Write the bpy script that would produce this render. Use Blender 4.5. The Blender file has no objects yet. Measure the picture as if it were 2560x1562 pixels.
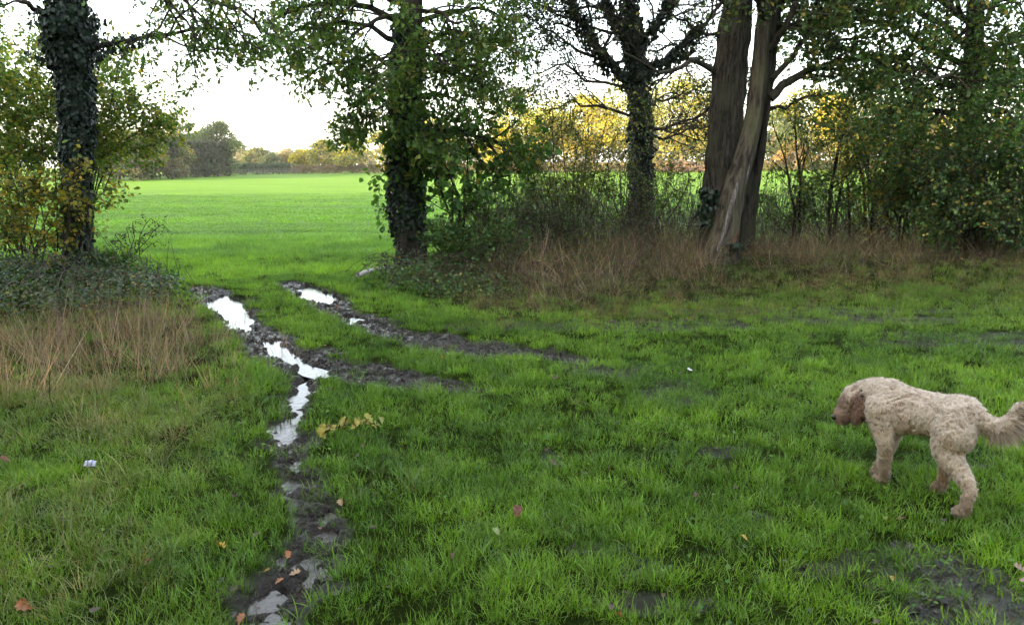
import bpy, math, random
import numpy as np
from mathutils import Vector, Matrix, noise as mnoise

# ------------------------------------------------------------------ camera, world, sun, exposure
scene = bpy.context.scene
CAM_H, FPX, HORIZON = 1.65, 1900.0, 415.0
CX, CY = 1280.0, 781.0
PITCH = math.atan((CY - HORIZON) / FPX)
cam_data = bpy.data.cameras.new("camera")
cam = bpy.data.objects.new("camera", cam_data)
scene.collection.objects.link(cam)
cam.location = (0, 0, CAM_H)
cam.rotation_euler = (math.pi / 2 - PITCH, 0, 0)
cam_data.sensor_width = 36.0
cam_data.lens = 36.0 * FPX / 2560.0
cam_data.clip_start = 0.05
cam_data.clip_end = 4000
scene.camera = cam
scene.render.resolution_x, scene.render.resolution_y = 1024, 624

SUN_EL, SUN_AZ = math.radians(12.5), math.radians(230.0)     # low sun behind the camera, to its left
world = bpy.data.worlds.new("World")
scene.world = world
world.use_nodes = True
wn, wl = world.node_tree.nodes, world.node_tree.links
wn.clear()
sky = wn.new("ShaderNodeTexSky")
sky.sky_type = 'NISHITA'
sky.sun_disc = False
sky.sun_elevation = SUN_EL
sky.sun_rotation = SUN_AZ
sky.air_density, sky.dust_density, sky.ozone_density = 1.0, 2.5, 0.6
bg_sky = wn.new("ShaderNodeBackground")
bg_sky.inputs['Strength'].default_value = 0.10
bg_veil = wn.new("ShaderNodeBackground")                     # thin even veil of bright cloud over the whole sky
bg_veil.inputs['Color'].default_value = (1.0, 0.985, 0.97, 1)
bg_veil.inputs['Strength'].default_value = 0.30
addn = wn.new("ShaderNodeAddShader")
wout = wn.new("ShaderNodeOutputWorld")
wl.new(sky.outputs[0], bg_sky.inputs['Color'])
wl.new(bg_sky.outputs[0], addn.inputs[0]); wl.new(bg_veil.outputs[0], addn.inputs[1])
wl.new(addn.outputs[0], wout.inputs['Surface'])

sun_data = bpy.data.lights.new("sun", 'SUN')
sun_data.energy = 4.0
sun_data.angle = math.radians(0.5)
sun_data.color = (1.0, 0.79, 0.42)
sun = bpy.data.objects.new("sun", sun_data)
scene.collection.objects.link(sun)
sun_dir = Vector((math.sin(SUN_AZ) * math.cos(SUN_EL), math.cos(SUN_AZ) * math.cos(SUN_EL), math.sin(SUN_EL)))
sun.rotation_euler = sun_dir.to_track_quat('Z', 'Y').to_euler()
sun.location = (-20, -40, 30)

vs = scene.view_settings
vs.view_transform, vs.look, vs.gamma, vs.use_curve_mapping = 'Standard', 'None', 1.0, False
vs.exposure = 2.85
scene.cycles.use_denoising = True
scene.cycles.denoising_prefilter = "ACCURATE"
scene.cycles.max_bounces = 4
scene.cycles.diffuse_bounces = 2
scene.cycles.glossy_bounces = 2
scene.cycles.transmission_bounces = 2
scene.cycles.transparent_max_bounces = 4
scene.cycles.sample_clamp_indirect = 4.0
scene.cycles.use_adaptive_sampling = True
scene.cycles.adaptive_threshold = 0.025

# ------------------------------------------------------------------ measuring helpers (photo pixel -> place)
SP, CP = math.sin(PITCH), math.cos(PITCH)
def ray(px, py):
    a, b = px - CX, CY - py
    return np.array([a, FPX * CP + b * SP, -FPX * SP + b * CP])
def gpt(px, py, z=0.0):
    d = ray(px, py); t = (z - CAM_H) / d[2]
    return np.array([d[0] * t, d[1] * t, z])
def at(px, py, Y):
    d = ray(px, py); t = Y / d[1]
    return np.array([d[0] * t, Y, CAM_H + d[2] * t])
def to_px(P):
    P = np.asarray(P, float)
    x, y, z = P[..., 0], P[..., 1], P[..., 2] - CAM_H
    dep = np.maximum(y * CP - z * SP, 0.05)
    return CX + FPX * x / dep, CY - FPX * (y * SP + z * CP) / dep

# ------------------------------------------------------------------ noise
def _hash(i, j, s):
    n = (i.astype(np.int64) * 374761393 + j.astype(np.int64) * 668265263 + s * 1442695041) & 0x7fffffff
    n = ((n ^ (n >> 13)) * 1274126177) & 0x7fffffff
    return ((n ^ (n >> 16)) & 0xffff) / 65535.0
def vn(x, y, s=0):
    x = np.asarray(x, float); y = np.asarray(y, float)
    i, j = np.floor(x), np.floor(y); u, v = x - i, y - j
    u = u * u * (3 - 2 * u); v = v * v * (3 - 2 * v)
    a, b = _hash(i, j, s), _hash(i + 1, j, s); c, d = _hash(i, j + 1, s), _hash(i + 1, j + 1, s)
    return (a * (1 - u) + b * u) * (1 - v) + (c * (1 - u) + d * u) * v
def fbm(x, y, s=0, o=4):
    r, a, t = 0.0, 1.0, 0.0
    for k in range(o):
        r = r + a * vn(x * 2 ** k + 17.3 * k, y * 2 ** k - 9.1 * k, s + k); t += a; a *= 0.5
    return r / t                                              # 0..1
def sstep(a, b, x):
    t = np.clip((x - a) / (b - a), 0, 1); return t * t * (3 - 2 * t)
def poly_sd(x, y, P):                                         # signed distance, negative inside
    P = np.asarray(P, float); d = np.full(x.shape, 1e9); ins = np.zeros(x.shape, bool)
    for k in range(len(P)):
        a, b = P[k], P[(k + 1) % len(P)]; e = b - a
        t = np.clip(((x - a[0]) * e[0] + (y - a[1]) * e[1]) / (e @ e + 1e-12), 0, 1)
        d = np.minimum(d, np.hypot(x - a[0] - t * e[0], y - a[1] - t * e[1]))
        c = ((a[1] > y) != (b[1] > y))
        with np.errstate(divide='ignore', invalid='ignore'):
            c &= x < (b[0] - a[0]) * (y - a[1]) / (b[1] - a[1] + 1e-12) + a[0]
        ins ^= c
    return np.where(ins, -d, d)
def line_ratio(x, y, P, W):                                   # distance to a polyline over its half-width
    r = np.full(x.shape, 1e9)
    for k in range(len(P) - 1):
        a, b = P[k], P[k + 1]; e = b - a
        t = np.clip(((x - a[0]) * e[0] + (y - a[1]) * e[1]) / (e @ e), 0, 1)
        r = np.minimum(r, np.hypot(x - a[0] - t * e[0], y - a[1] - t * e[1]) / (W[k] * (1 - t) + W[k + 1] * t))
    return r

# ------------------------------------------------------------------ mesh and object helpers
COL = scene.collection
def new_mesh(name, V, faces, mat=None, col=None, smooth=False):
    """V (n,3); faces: list of int arrays (m,k); col: per-vertex rgb"""
    me = bpy.data.meshes.new(name)
    V = np.ascontiguousarray(V, np.float32)
    me.vertices.add(len(V)); me.vertices.foreach_set("co", V.ravel())
    if not isinstance(faces, (list, tuple)): faces = [faces]
    faces = [np.asarray(f, np.int32) for f in faces if len(f)]
    loops = np.concatenate([f.ravel() for f in faces]) if faces else np.zeros(0, np.int32)
    sizes = np.concatenate([np.full(len(f), f.shape[1], np.int32) for f in faces]) if faces else np.zeros(0, np.int32)
    starts = np.concatenate([[0], np.cumsum(sizes)[:-1]]).astype(np.int32) if len(sizes) else sizes
    me.loops.add(len(loops)); me.loops.foreach_set("vertex_index", loops)
    me.polygons.add(len(sizes)); me.polygons.foreach_set("loop_start", starts)
    if smooth: me.polygons.foreach_set("use_smooth", np.ones(len(sizes), bool))
    me.update(calc_edges=True)
    if col is not None:
        at_ = me.attributes.new("col", 'FLOAT_COLOR', 'POINT')
        c = np.ones((len(V), 4), np.float32); c[:, :3] = col
        at_.data.foreach_set("color", c.ravel())
    if mat: me.materials.append(mat)
    return me
def link(name, me, parent=None, label=None, cat=None, group=None, kind=None, loc=None):
    o = bpy.data.objects.new(name, me); COL.objects.link(o)
    if loc is not None: o.location = loc
    if parent is not None:
        o.parent = parent
        o.matrix_parent_inverse = Matrix.Translation(-Vector(parent.location))
    if label: o["label"] = label
    if cat: o["category"] = cat
    if group: o["group"] = group
    if kind: o["kind"] = kind
    return o
def thing(name, loc, label, cat, group=None):
    return link(name, None, label=label, cat=cat, group=group, loc=tuple(float(v) for v in loc))

# ------------------------------------------------------------------ materials
def mat(name):
    m = bpy.data.materials.new(name); m.use_nodes = True
    m.node_tree.nodes.clear(); return m, m.node_tree.nodes, m.node_tree.links
def attr(nt, name, kind='GEOMETRY'):
    n = nt.new("ShaderNodeAttribute"); n.attribute_name = name; n.attribute_type = kind; return n
def mixc(nt, lk, fac, a, b, mode='MIX'):
    n = nt.new("ShaderNodeMix"); n.data_type = 'RGBA'; n.blend_type = mode
    for i, v in ((0, fac), (6, a), (7, b)):
        if hasattr(v, 'is_linked') or hasattr(v, 'links'): lk.new(v, n.inputs[i])
        elif i == 0: n.inputs[0].default_value = v
        else: n.inputs[i].default_value = (*v, 1) if len(v) == 3 else v
    return n.outputs[2]
def noisen(nt, lk, scale, detail=4, rough=0.6, vec=None, dist=0.0):
    n = nt.new("ShaderNodeTexNoise"); n.inputs['Scale'].default_value = scale; n.inputs['Detail'].default_value = detail
    n.inputs['Roughness'].default_value = rough; n.inputs['Distortion'].default_value = dist
    if vec is not None: lk.new(vec, n.inputs['Vector'])
    return n
def ramp(nt, lk, fac, stops):
    n = nt.new("ShaderNodeValToRGB"); e = n.color_ramp.elements
    while len(e) < len(stops): e.new(0.5)
    for k, (p, c) in enumerate(stops): e[k].position = p; e[k].color = (*c, 1)
    lk.new(fac, n.inputs[0]); return n.outputs[0]
def bump(nt, lk, h, strength, dist=0.02):
    n = nt.new("ShaderNodeBump"); n.inputs['Strength'].default_value = strength; n.inputs['Distance'].default_value = dist
    lk.new(h, n.inputs['Height']); return n.outputs[0]

def leaf_material(name, rough=0.5, spec=0.35, trans=0.3, source='col', kind='GEOMETRY'):
    m, nt, lk = mat(name)
    c = attr(nt, source, kind).outputs['Color']
    if kind == 'INSTANCER':                                    # blade to blade variation inside a tuft
        c = mixc(nt, lk, 1.0, c, attr(nt, 'col').outputs['Color'], 'MULTIPLY')
    p = nt.new("ShaderNodeBsdfPrincipled"); lk.new(c, p.inputs['Base Color'])
    p.inputs['Roughness'].default_value = rough; p.inputs['Specular IOR Level'].default_value = spec
    t = nt.new("ShaderNodeBsdfTranslucent")
    lk.new(mixc(nt, lk, 1.0, c, (1.5, 1.45, 0.8), 'MULTIPLY'), t.inputs['Color'])
    mx = nt.new("ShaderNodeMixShader"); mx.inputs[0].default_value = trans
    o = nt.new("ShaderNodeOutputMaterial")
    lk.new(p.outputs[0], mx.inputs[1]); lk.new(t.outputs[0], mx.inputs[2]); lk.new(mx.outputs[0], o.inputs[0])
    return m
M_LEAF = leaf_material("leaf", trans=0.46)
M_IVY = leaf_material("ivy_leaf", rough=0.4, spec=0.25, trans=0.06)
M_BRAMBLE = leaf_material("bramble_leaf", rough=0.4, spec=0.28, trans=0.2)
M_GRASS = leaf_material("grass_blade", rough=0.45, spec=0.4, trans=0.3, source='tint', kind='INSTANCER')
M_STRAW = leaf_material("dry_grass_blade", rough=0.6, spec=0.2, trans=0.25, source='tint', kind='INSTANCER')
M_DEADLEAF = leaf_material("fallen_leaf", rough=0.45, spec=0.4, trans=0.12)

def bark_material(name, dark, light, scale=9.0, stretch=0.13, strength=0.8, tint=None):
    m, nt, lk = mat(name)
    tc = nt.new("ShaderNodeTexCoord"); mp = nt.new("ShaderNodeMapping"); lk.new(tc.outputs['Object'], mp.inputs[0])
    mp.inputs['Scale'].default_value = (1, 1, stretch)
    n1 = noisen(nt, lk, scale * 2.2, 6, 0.65, mp.outputs[0], 0.6)
    n2 = noisen(nt, lk, 2.0, 4, 0.6, tc.outputs['Object'])
    c = ramp(nt, lk, n1.outputs['Fac'], [(0.40, dark), (0.60, light)])
    if tint: c = mixc(nt, lk, ramp(nt, lk, n2.outputs['Fac'], [(0.45, (0, 0, 0)), (0.62, (0.8, 0.8, 0.8))]), c, tint)
    p = nt.new("ShaderNodeBsdfPrincipled"); p.inputs['Roughness'].default_value = 0.85; p.inputs['Specular IOR Level'].default_value = 0.2
    lk.new(c, p.inputs['Base Color']); lk.new(bump(nt, lk, n1.outputs['Fac'], strength, 0.03), p.inputs['Normal'])
    o = nt.new("ShaderNodeOutputMaterial"); lk.new(p.outputs[0], o.inputs[0])
    return m
M_BARK_DARK = bark_material("dark_bark", (0.012, 0.010, 0.008), (0.05, 0.042, 0.034))
M_BARK_GREY = bark_material("grey_brown_bark", (0.006, 0.005, 0.004), (0.052, 0.045, 0.037), 11.0, 0.17, 1.0, (0.04, 0.045, 0.026))
M_BARK_PALE = bark_material("smooth_pale_bark", (0.016, 0.013, 0.010), (0.082, 0.072, 0.052), 7.0, 0.10, 0.9, (0.07, 0.072, 0.040))
M_DEADWOOD = bark_material("weathered_bare_wood", (0.05, 0.046, 0.044), (0.20, 0.185, 0.175), 12.0, 0.06, 0.9)
M_REDWOOD = bark_material("exposed_brown_wood", (0.025, 0.015, 0.01), (0.12, 0.06, 0.035), 7.0, 0.15, 0.7)
M_TWIG = bark_material("twig_bark", (0.018, 0.014, 0.011), (0.06, 0.05, 0.04), 6.0, 0.3, 0.4)
M_FARBARK = bark_material("far_bark", (0.07, 0.055, 0.04), (0.16, 0.12, 0.085), 3.0, 0.2, 0.4)

def plain(name, rgb, rough=0.6, spec=0.3):
    m, nt, lk = mat(name); p = nt.new("ShaderNodeBsdfPrincipled")
    n = noisen(nt, lk, 30, 4); lk.new(ramp(nt, lk, n.outputs['Fac'], [(0.3, tuple(v * 0.75 for v in rgb)), (0.7, tuple(min(1, v * 1.2) for v in rgb))]), p.inputs['Base Color'])
    p.inputs['Roughness'].default_value = rough; p.inputs['Specular IOR Level'].default_value = spec
    o = nt.new("ShaderNodeOutputMaterial"); lk.new(p.outputs[0], o.inputs[0]); return m

# ------------------------------------------------------------------ ground: masks
def gl(pts): return np.array([gpt(px, py)[:2] for px, py in pts])
RUTS = [  # (points in the photo, half-widths in metres)
    (gl([(515, 722), (560, 752), (610, 800), (690, 862), (780, 915), (900, 925), (1010, 948), (1110, 958), (1190, 975)]),
     [.26, .27, .26, .29, .36, .34, .28, .20, .12]),
    (gl([(720, 708), (775, 728), (840, 772), (960, 822), (1110, 862), (1250, 876), (1340, 880), (1450, 905)]),
     [.24, .28, .24, .24, .28, .28, .22, .10]),
    (gl([(790, 925), (745, 965), (735, 1030), (715, 1095), (765, 1165), (745, 1240), (800, 1310), (760, 1400), (705, 1480), (690, 1600)]),
     [.18, .11, .10, .12, .12, .12, .13, .155, .16, .16]),
]
MUD_SPOTS = [  # extra bare muddy patches: (px, py, rx m, ry m, strength)
    (2290, 1395, .30, .16, .85), (2440, 1460, .42, .18, .9), (2540, 1530, .4, .2, .9), (1375, 1150, .06, .16, .9), (1610, 1420, .16, .1, .55),
    (1640, 1510, .2, .08, .6), (2050, 1420, .14, .07, .5), (2440, 1165, .14, .12, .6), (1480, 925, .5, .3, .45), (1700, 975, .3, .3, .35),
    (2080, 800, 1.4, .35, .6), (1560, 815, 1.6, .3, .5), (2440, 850, 1.2, .5, .35), (1250, 1290, .10, .05, .6), (1800, 1130, .12, .08, .5),
    (700, 1480, .26, .12, .7), (2000, 780, 1.8, .3, .5), (1490, 1370, .12, .06, .5), (1900, 1290, .1, .06, .5)]
PUDDLES = [  # outlines of standing water in the photo
    ([(518, 748), (560, 733), (600, 736), (616, 762), (645, 785), (655, 803), (622, 828), (583, 818), (552, 792), (532, 770)], "long white sky-reflecting puddle at the far end of the left wheel rut"),
    ([(650, 850), (690, 838), (722, 848), (740, 872), (768, 882), (782, 905), (850, 925), (846, 945), (800, 938), (755, 925), (730, 905), (690, 885)], "curved white puddle where the left rut bends right"),
    ([(735, 720), (765, 708), (805, 716), (842, 742), (832, 758), (798, 750), (762, 742)], "oval white puddle at the far end of the right rut"),
    ([(815, 763), (850, 760), (870, 772), (845, 780), (820, 775)], "tiny puddle with an orange leaf in the right rut"),
    ([(860, 785), (915, 795), (985, 828), (960, 838), (905, 818), (865, 800)], "broken streak of water along the right rut mud"),
    ([(705, 985), (735, 962), (778, 945), (775, 1005), (770, 1050), (730, 1095), (690, 1105), (668, 1055), (712, 1030)], "narrow grass-broken puddle below the rut junction"),
    ([(900, 935), (990, 940), (1090, 950), (1080, 962), (980, 958), (905, 950)], "shallow water film on the mud right of the junction"),
    ([(700, 1150), (765, 1120), (790, 1200), (730, 1240), (690, 1215)], "shallow dark water pocket mid way down the near rut"),
    ([(780, 1285), (830, 1270), (850, 1340), (790, 1350)], "small bluish water pocket beside a tan leaf"),
    ([(630, 1490), (690, 1475), (755, 1530), (740, 1640), (650, 1640)], "rippled bluish puddle at the bottom end of the near rut"),
    ([(715, 1375), (815, 1358), (830, 1405), (755, 1440), (705, 1425)], "thin film of water on the near rut mud"),
]
PUD_W = [gl(p) for p, _ in PUDDLES]
PUD_DEPTH = [.08, .075, .085, .055, .040, .052, .030, .040, .046, .054, .034]
WATER_Z = -0.034

def masks(x, y):
    n1 = fbm(x * 3.1, y * 3.1, 3, 4) - .5; n2 = fbm(x * 9, y * 9, 8, 3) - .5
    mud = np.zeros_like(x)
    for P, W in RUTS:
        r = line_ratio(x + n1 * .16, y + n1 * .16, P, W) + n1 * .8 + n2 * .7
        mud = np.maximum(mud, 1 - sstep(.72, 1.12, r))
    spot = np.zeros_like(x)
    for px, py, rx, ry, s in MUD_SPOTS:
        c = gpt(px, py); r = np.hypot((x - c[0]) / rx, (y - c[1]) / ry) + n1 * 1.5 + n2 * 1.0
        spot = np.maximum(spot, s * (1 - sstep(.6, 1.2, r)))
    pud = np.zeros_like(x)
    for P, dd in zip(PUD_W, PUD_DEPTH):
        sd = poly_sd(x, y, P) + (n1 * .26 + n2 * .30)
        pud = np.maximum(pud, dd * (1 - sstep(-.10, .05, sd)))
    return mud, spot, pud
def far_rise(x, y):
    s = np.clip(.73 + .0099 * x, .05, 1.6)
    t = np.maximum(y - 40, 0) / 70.0
    return s * np.where(t < 1, t * t * (1.6 - .6 * t), 1 + .6 * (1 - np.exp(-(t - 1))))
def height(x, y, full=False):
    mud, spot, pud = masks(x, y)
    near = 1 - sstep(16, 40, y)
    z = (fbm(x * .5, y * .5, 21, 3) - .5) * .05 * near + (fbm(x * 2.2, y * 2.2, 5, 3) - .5) * .022 * near
    z = z * (1 - np.clip(mud + pud * 12, 0, 1) * .8)
    clod = (fbm(x * 17, y * 17, 31, 4) - .5) * 1.3
    clod = clod + np.abs(fbm(x * 6, y * 6, 47, 3) - .5) * 1.2
    m = np.maximum(mud, spot)
    z = z - mud * .022 + m * clod * .06 - spot * .012
    z = z - pud * (1 + .0 * clod) + (pud > .01) * clod * .032
    z = z + far_rise(x, y)
    # low bank under the hedgerow on the right, and under the left trees
    hy = 12.2 - .12 * (x - 1.5)
    z = z + .28 * np.exp(-((y - hy) / 1.6) ** 2) * sstep(-2.2, .6, x)
    z = z + .18 * np.exp(-((y - 11.8) / 1.8) ** 2) * (1 - sstep(-6.8, -4.8, x))
    return (z, mud, spot, pud) if full else z
def hz(x, y):
    return float(height(np.array([float(x)]), np.array([float(y)]))[0])

# ------------------------------------------------------------------ ground and field sheets
def steps(*segs):
    v = [segs[0][0]]
    for a, b, d in segs:
        n = max(1, int(round((b - a) / d))); v += list(np.linspace(a, b, n + 1)[1:])
    return np.array(v)
def geo(a, b, first, k):
    out, v, d = [], a, first
    sgn = 1 if b > a else -1
    while abs(v - a) < abs(b - a): v += sgn * d; d *= k; out.append(v)
    out[-1] = b; return out
def ground_material():
    m, nt, lk = mat("verge_soil")
    geo_ = nt.new("ShaderNodeNewGeometry"); pos = geo_.outputs['Position']
    mudf = attr(nt, 'mud').outputs['Fac']
    n1, n2, n3 = noisen(nt, lk, 1.7, 5, .6, pos), noisen(nt, lk, 36, 8, .75, pos, .8), noisen(nt, lk, 130, 5, .75, pos)
    grass = ramp(nt, lk, n1.outputs['Fac'], [(.35, (.016, .024, .006)), (.65, (.030, .048, .010))])
    mudc = ramp(nt, lk, n2.outputs['Fac'], [(.3, (.007, .005, .004)), (.52, (.026, .019, .014)), (.75, (.065, .050, .038))])
    c = mixc(nt, lk, mudf, grass, mudc)
    p = nt.new("ShaderNodeBsdfPrincipled"); lk.new(c, p.inputs['Base Color'])
    mr = nt.new("ShaderNodeMapRange"); lk.new(mudf, mr.inputs[0]); mr.inputs[3].default_value = 1.0; mr.inputs[4].default_value = .20
    lk.new(mr.outputs[0], p.inputs['Roughness'])
    ms = nt.new('ShaderNodeMath'); ms.operation = 'MULTIPLY'; lk.new(mudf, ms.inputs[0]); ms.inputs[1].default_value = .65; lk.new(ms.outputs[0], p.inputs['Specular IOR Level'])
    hgt = nt.new("ShaderNodeMath"); hgt.operation = 'ADD'; lk.new(n2.outputs['Fac'], hgt.inputs[0])
    h2 = nt.new("ShaderNodeMath"); h2.operation = 'MULTIPLY'; lk.new(n3.outputs['Fac'], h2.inputs[0]); h2.inputs[1].default_value = .5
    lk.new(h2.outputs[0], hgt.inputs[1])
    lk.new(bump(nt, lk, hgt.outputs[0], 1.0, .06), p.inputs['Normal'])
    o = nt.new("ShaderNodeOutputMaterial"); lk.new(p.outputs[0], o.inputs[0]); return m
def field_material():
    m, nt, lk = mat("field_crop")
    pos = nt.new("ShaderNodeNewGeometry").outputs['Position']
    mp = nt.new("ShaderNodeMapping"); lk.new(pos, mp.inputs[0]); mp.inputs['Scale'].default_value = (.12, .5, 1)
    n1, n2 = noisen(nt, lk, 1.0, 5, .6, mp.outputs[0]), noisen(nt, lk, 9, 5, .75, pos)
    c1 = ramp(nt, lk, n1.outputs['Fac'], [(.3, (.054, .122, .011)), (.5, (.080, .165, .013)), (.7, (.108, .20, .016))])
    c = mixc(nt, lk, .35, c1, ramp(nt, lk, n2.outputs['Fac'], [(.3, (.042, .095, .008)), (.7, (.125, .22, .018))]))
    p = nt.new("ShaderNodeBsdfPrincipled"); lk.new(c, p.inputs['Base Color']); p.inputs['Roughness'].default_value = .9
    p.inputs['Specular IOR Level'].default_value = .1
    lk.new(bump(nt, lk, n2.outputs['Fac'], .8, .12), p.inputs['Normal'])
    o = nt.new("ShaderNodeOutputMaterial"); lk.new(p.outputs[0], o.inputs[0]); return m
M_GROUND, M_FIELD = ground_material(), field_material()
def sheet(name, xs, ys, material, **kw):
    X, Y = np.meshgrid(xs, ys); x, y = X.ravel(), Y.ravel()
    z, mud, spot, pud = height(x, y, True)
    nx, ny = len(xs), len(ys)
    i = (np.arange(ny - 1)[:, None] * nx + np.arange(nx - 1)[None]).ravel()
    me = new_mesh(name, np.stack([x, y, z], 1), np.stack([i, i + 1, i + nx + 1, i + nx], 1), material, smooth=True)
    a = me.attributes.new("mud", 'FLOAT', 'POINT')
    a.data.foreach_set("value", np.clip(np.maximum(np.maximum(mud, spot), pud * 25), 0, 1).astype(np.float32))
    return link(name, me, **kw)
SEAM = 14.6
xs = np.array(sorted(geo(-9, -420, .25, 1.35))[:-0 or None] + list(steps((-9, -4.3, .12), (-4.3, -.1, .024), (-.1, 3.2, .05), (3.2, 9, .12))) + geo(9, 420, .25, 1.35))
ys = np.array(sorted(geo(2.3, -120, .3, 1.4)) + list(steps((2.3, 6.4, .022), (6.4, 11.2, .04), (11.2, SEAM, .12))))
ground = sheet("ground", xs, ys, M_GROUND, kind="structure")
xf = np.array(sorted(geo(-60, -420, 3, 1.4)) + list(np.linspace(-60, 80, 141)) + geo(80, 420, 3, 1.4))
yf = np.array(list(steps((SEAM, 50, .6), (50, 150, 2.0))) + geo(150, 600, 4, 1.3))
field = sheet("field", xf, yf, M_FIELD, kind="structure")

def water_material():
    m, nt, lk = mat("muddy_water")
    p = nt.new("ShaderNodeBsdfPrincipled"); p.inputs['Base Color'].default_value = (.03, .026, .022, 1)
    p.inputs['Roughness'].default_value = .03; p.inputs['IOR'].default_value = 1.33; p.inputs['Specular IOR Level'].default_value = .9
    pos = nt.new("ShaderNodeNewGeometry").outputs['Position']
    lk.new(bump(nt, lk, noisen(nt, lk, 22, 4, .6, pos).outputs['Fac'], .12, .02), p.inputs['Normal'])
    o = nt.new("ShaderNodeOutputMaterial"); lk.new(p.outputs[0], o.inputs[0]); return m
M_WATER = water_material()
for (pp, lab), P in zip(PUDDLES, PUD_W):
    c = P.mean(0); d = P - c; L = np.hypot(d[:, 0], d[:, 1])[:, None]
    Q = c + d * (1 + .06 / L)
    V = np.concatenate([[[c[0], c[1], WATER_Z]], np.c_[Q, np.full(len(Q), WATER_Z)]])
    n = len(Q); F = np.array([[0, 1 + k, 1 + (k + 1) % n] for k in range(n)])
    link("puddle", new_mesh("puddle", V, F, M_WATER), kind="structure", label=lab)

# ------------------------------------------------------------------ grass: tuft library + instancer
def tuft(rng, n, h, rad, width, lean, curl, segs=3, droop=0.0, var=.25):
    V, C, Q, T = [], [], [], []; b = 0
    for _ in range(n):
        a, r = rng.uniform(0, 6.283), rad * math.sqrt(rng.random())
        base = np.array([r * math.cos(a), r * math.sin(a), -.01])
        az = a + rng.normal(0, .9); H = h * rng.uniform(.55, 1.25); tilt = lean * abs(rng.normal(0, 1)) ; w = width * rng.uniform(.7, 1.3)
        dirx = np.array([math.cos(az), math.sin(az), 0]); side = np.array([-math.sin(az), math.cos(az), 0])
        th = rng.uniform(0, 3.14); side = side * math.cos(th) + dirx * math.sin(th) * .6
        p = base.copy(); ang = tilt; c = np.array([1, 1, 1]) * rng.uniform(1 - var, 1 + var) * np.array([rng.uniform(.85, 1.25), 1, rng.uniform(.7, 1.2)])
        for s in range(segs + 1):
            ww = w * (1 - (s / segs) ** 1.6) * .5
            if s < segs: V += [p - side * ww, p + side * ww]; C += [c, c]
            else: V.append(p); C.append(c)
            d = dirx * math.sin(ang) + np.array([0, 0, math.cos(ang)])
            p = p + d * H / segs; ang += (curl * rng.uniform(.3, 1.4) + droop) / segs
        for s in range(segs - 1): Q.append([b + 2 * s, b + 2 * s + 1, b + 2 * s + 3, b + 2 * s + 2])
        T.append([b + 2 * segs - 2, b + 2 * segs - 1, b + 2 * segs]); b += 2 * segs + 1
    return np.array(V), [np.array(Q), np.array(T)], np.array(C)
def library(name, mat_, builders):
    c = bpy.data.collections.new(name)
    for k, (V, F, C) in enumerate(builders):
        o = bpy.data.objects.new(f"{name}_{k:02d}", new_mesh(name, V, F, mat_, col=C)); c.objects.link(o)
    return c
def scatter(name, coll, P, rot, scale, idx, tint, label=None, cat=None, parent=None, kind="stuff", bbox_mat=None):
    me = bpy.data.meshes.new(name); n = len(P)
    me.vertices.add(n); me.vertices.foreach_set("co", np.ascontiguousarray(P, np.float32).ravel())
    for nm, ty, da, v in (("rot", 'FLOAT_VECTOR', "vector", rot), ("scl", 'FLOAT_VECTOR', "vector", scale), ("tint", 'FLOAT_COLOR', "color", np.c_[tint, np.ones(n)])):
        a = me.attributes.new(nm, ty, 'POINT'); a.data.foreach_set(da, np.ascontiguousarray(v, np.float32).ravel())
    a = me.attributes.new("pick", 'INT', 'POINT'); a.data.foreach_set("value", np.ascontiguousarray(idx, np.int32))
    o = link(name, me, parent=parent, label=label, cat=cat, kind=kind)
    ng = bpy.data.node_groups.new(name, 'GeometryNodeTree')
    ng.interface.new_socket("Geometry", in_out='INPUT', socket_type='NodeSocketGeometry')
    ng.interface.new_socket("Geometry", in_out='OUTPUT', socket_type='NodeSocketGeometry')
    N, L = ng.nodes, ng.links
    gi, go = N.new("NodeGroupInput"), N.new("NodeGroupOutput")
    ci = N.new("GeometryNodeCollectionInfo"); ci.inputs['Collection'].default_value = coll
    ci.inputs['Separate Children'].default_value = True; ci.inputs['Reset Children'].default_value = True
    iop = N.new("GeometryNodeInstanceOnPoints"); iop.inputs['Pick Instance'].default_value = True
    def na(nm, ty):
        x = N.new("GeometryNodeInputNamedAttribute"); x.data_type = ty; x.inputs['Name'].default_value = nm
        return [s for s in x.outputs if s.enabled][0]
    e2r = N.new("FunctionNodeEulerToRotation"); L.new(na("rot", 'FLOAT_VECTOR'), e2r.inputs[0])
    L.new(gi.outputs[0], iop.inputs['Points']); L.new(ci.outputs[0], iop.inputs['Instance'])
    L.new(na("pick", 'INT'), iop.inputs['Instance Index']); L.new(e2r.outputs[0], iop.inputs['Rotation'])
    L.new(na("scl", 'FLOAT_VECTOR'), iop.inputs['Scale']); L.new(iop.outputs[0], go.inputs[0])
    md = o.modifiers.new("scatter", 'NODES'); md.node_group = ng
    return o
R = np.random.default_rng(11)
LIB_LAWN = library("lawn_tuft", M_GRASS, [tuft(R, 34, .066, .055, .0034, .55, 1.2) for _ in range(5)])
LIB_LONG = library("long_grass_tuft", M_GRASS, [tuft(R, 30, .19, .07, .0036, .6, 1.7, 4) for _ in range(5)])
LIB_FIELD = library("field_tuft", M_GRASS, [tuft(R, 30, .12, .22, .012, .4, .8) for _ in range(4)])
LIB_STRAW = library("straw_tuft", M_STRAW, [tuft(R, 14, .46, .13, .0038, .28, .55, 3, var=.45) for _ in range(5)])
LIB_TANGLE = library("tangle_tuft", M_STRAW, [tuft(R, 20, .62, .26, .0055, .75, 1.5, 5, var=.55) for _ in range(6)])

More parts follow.
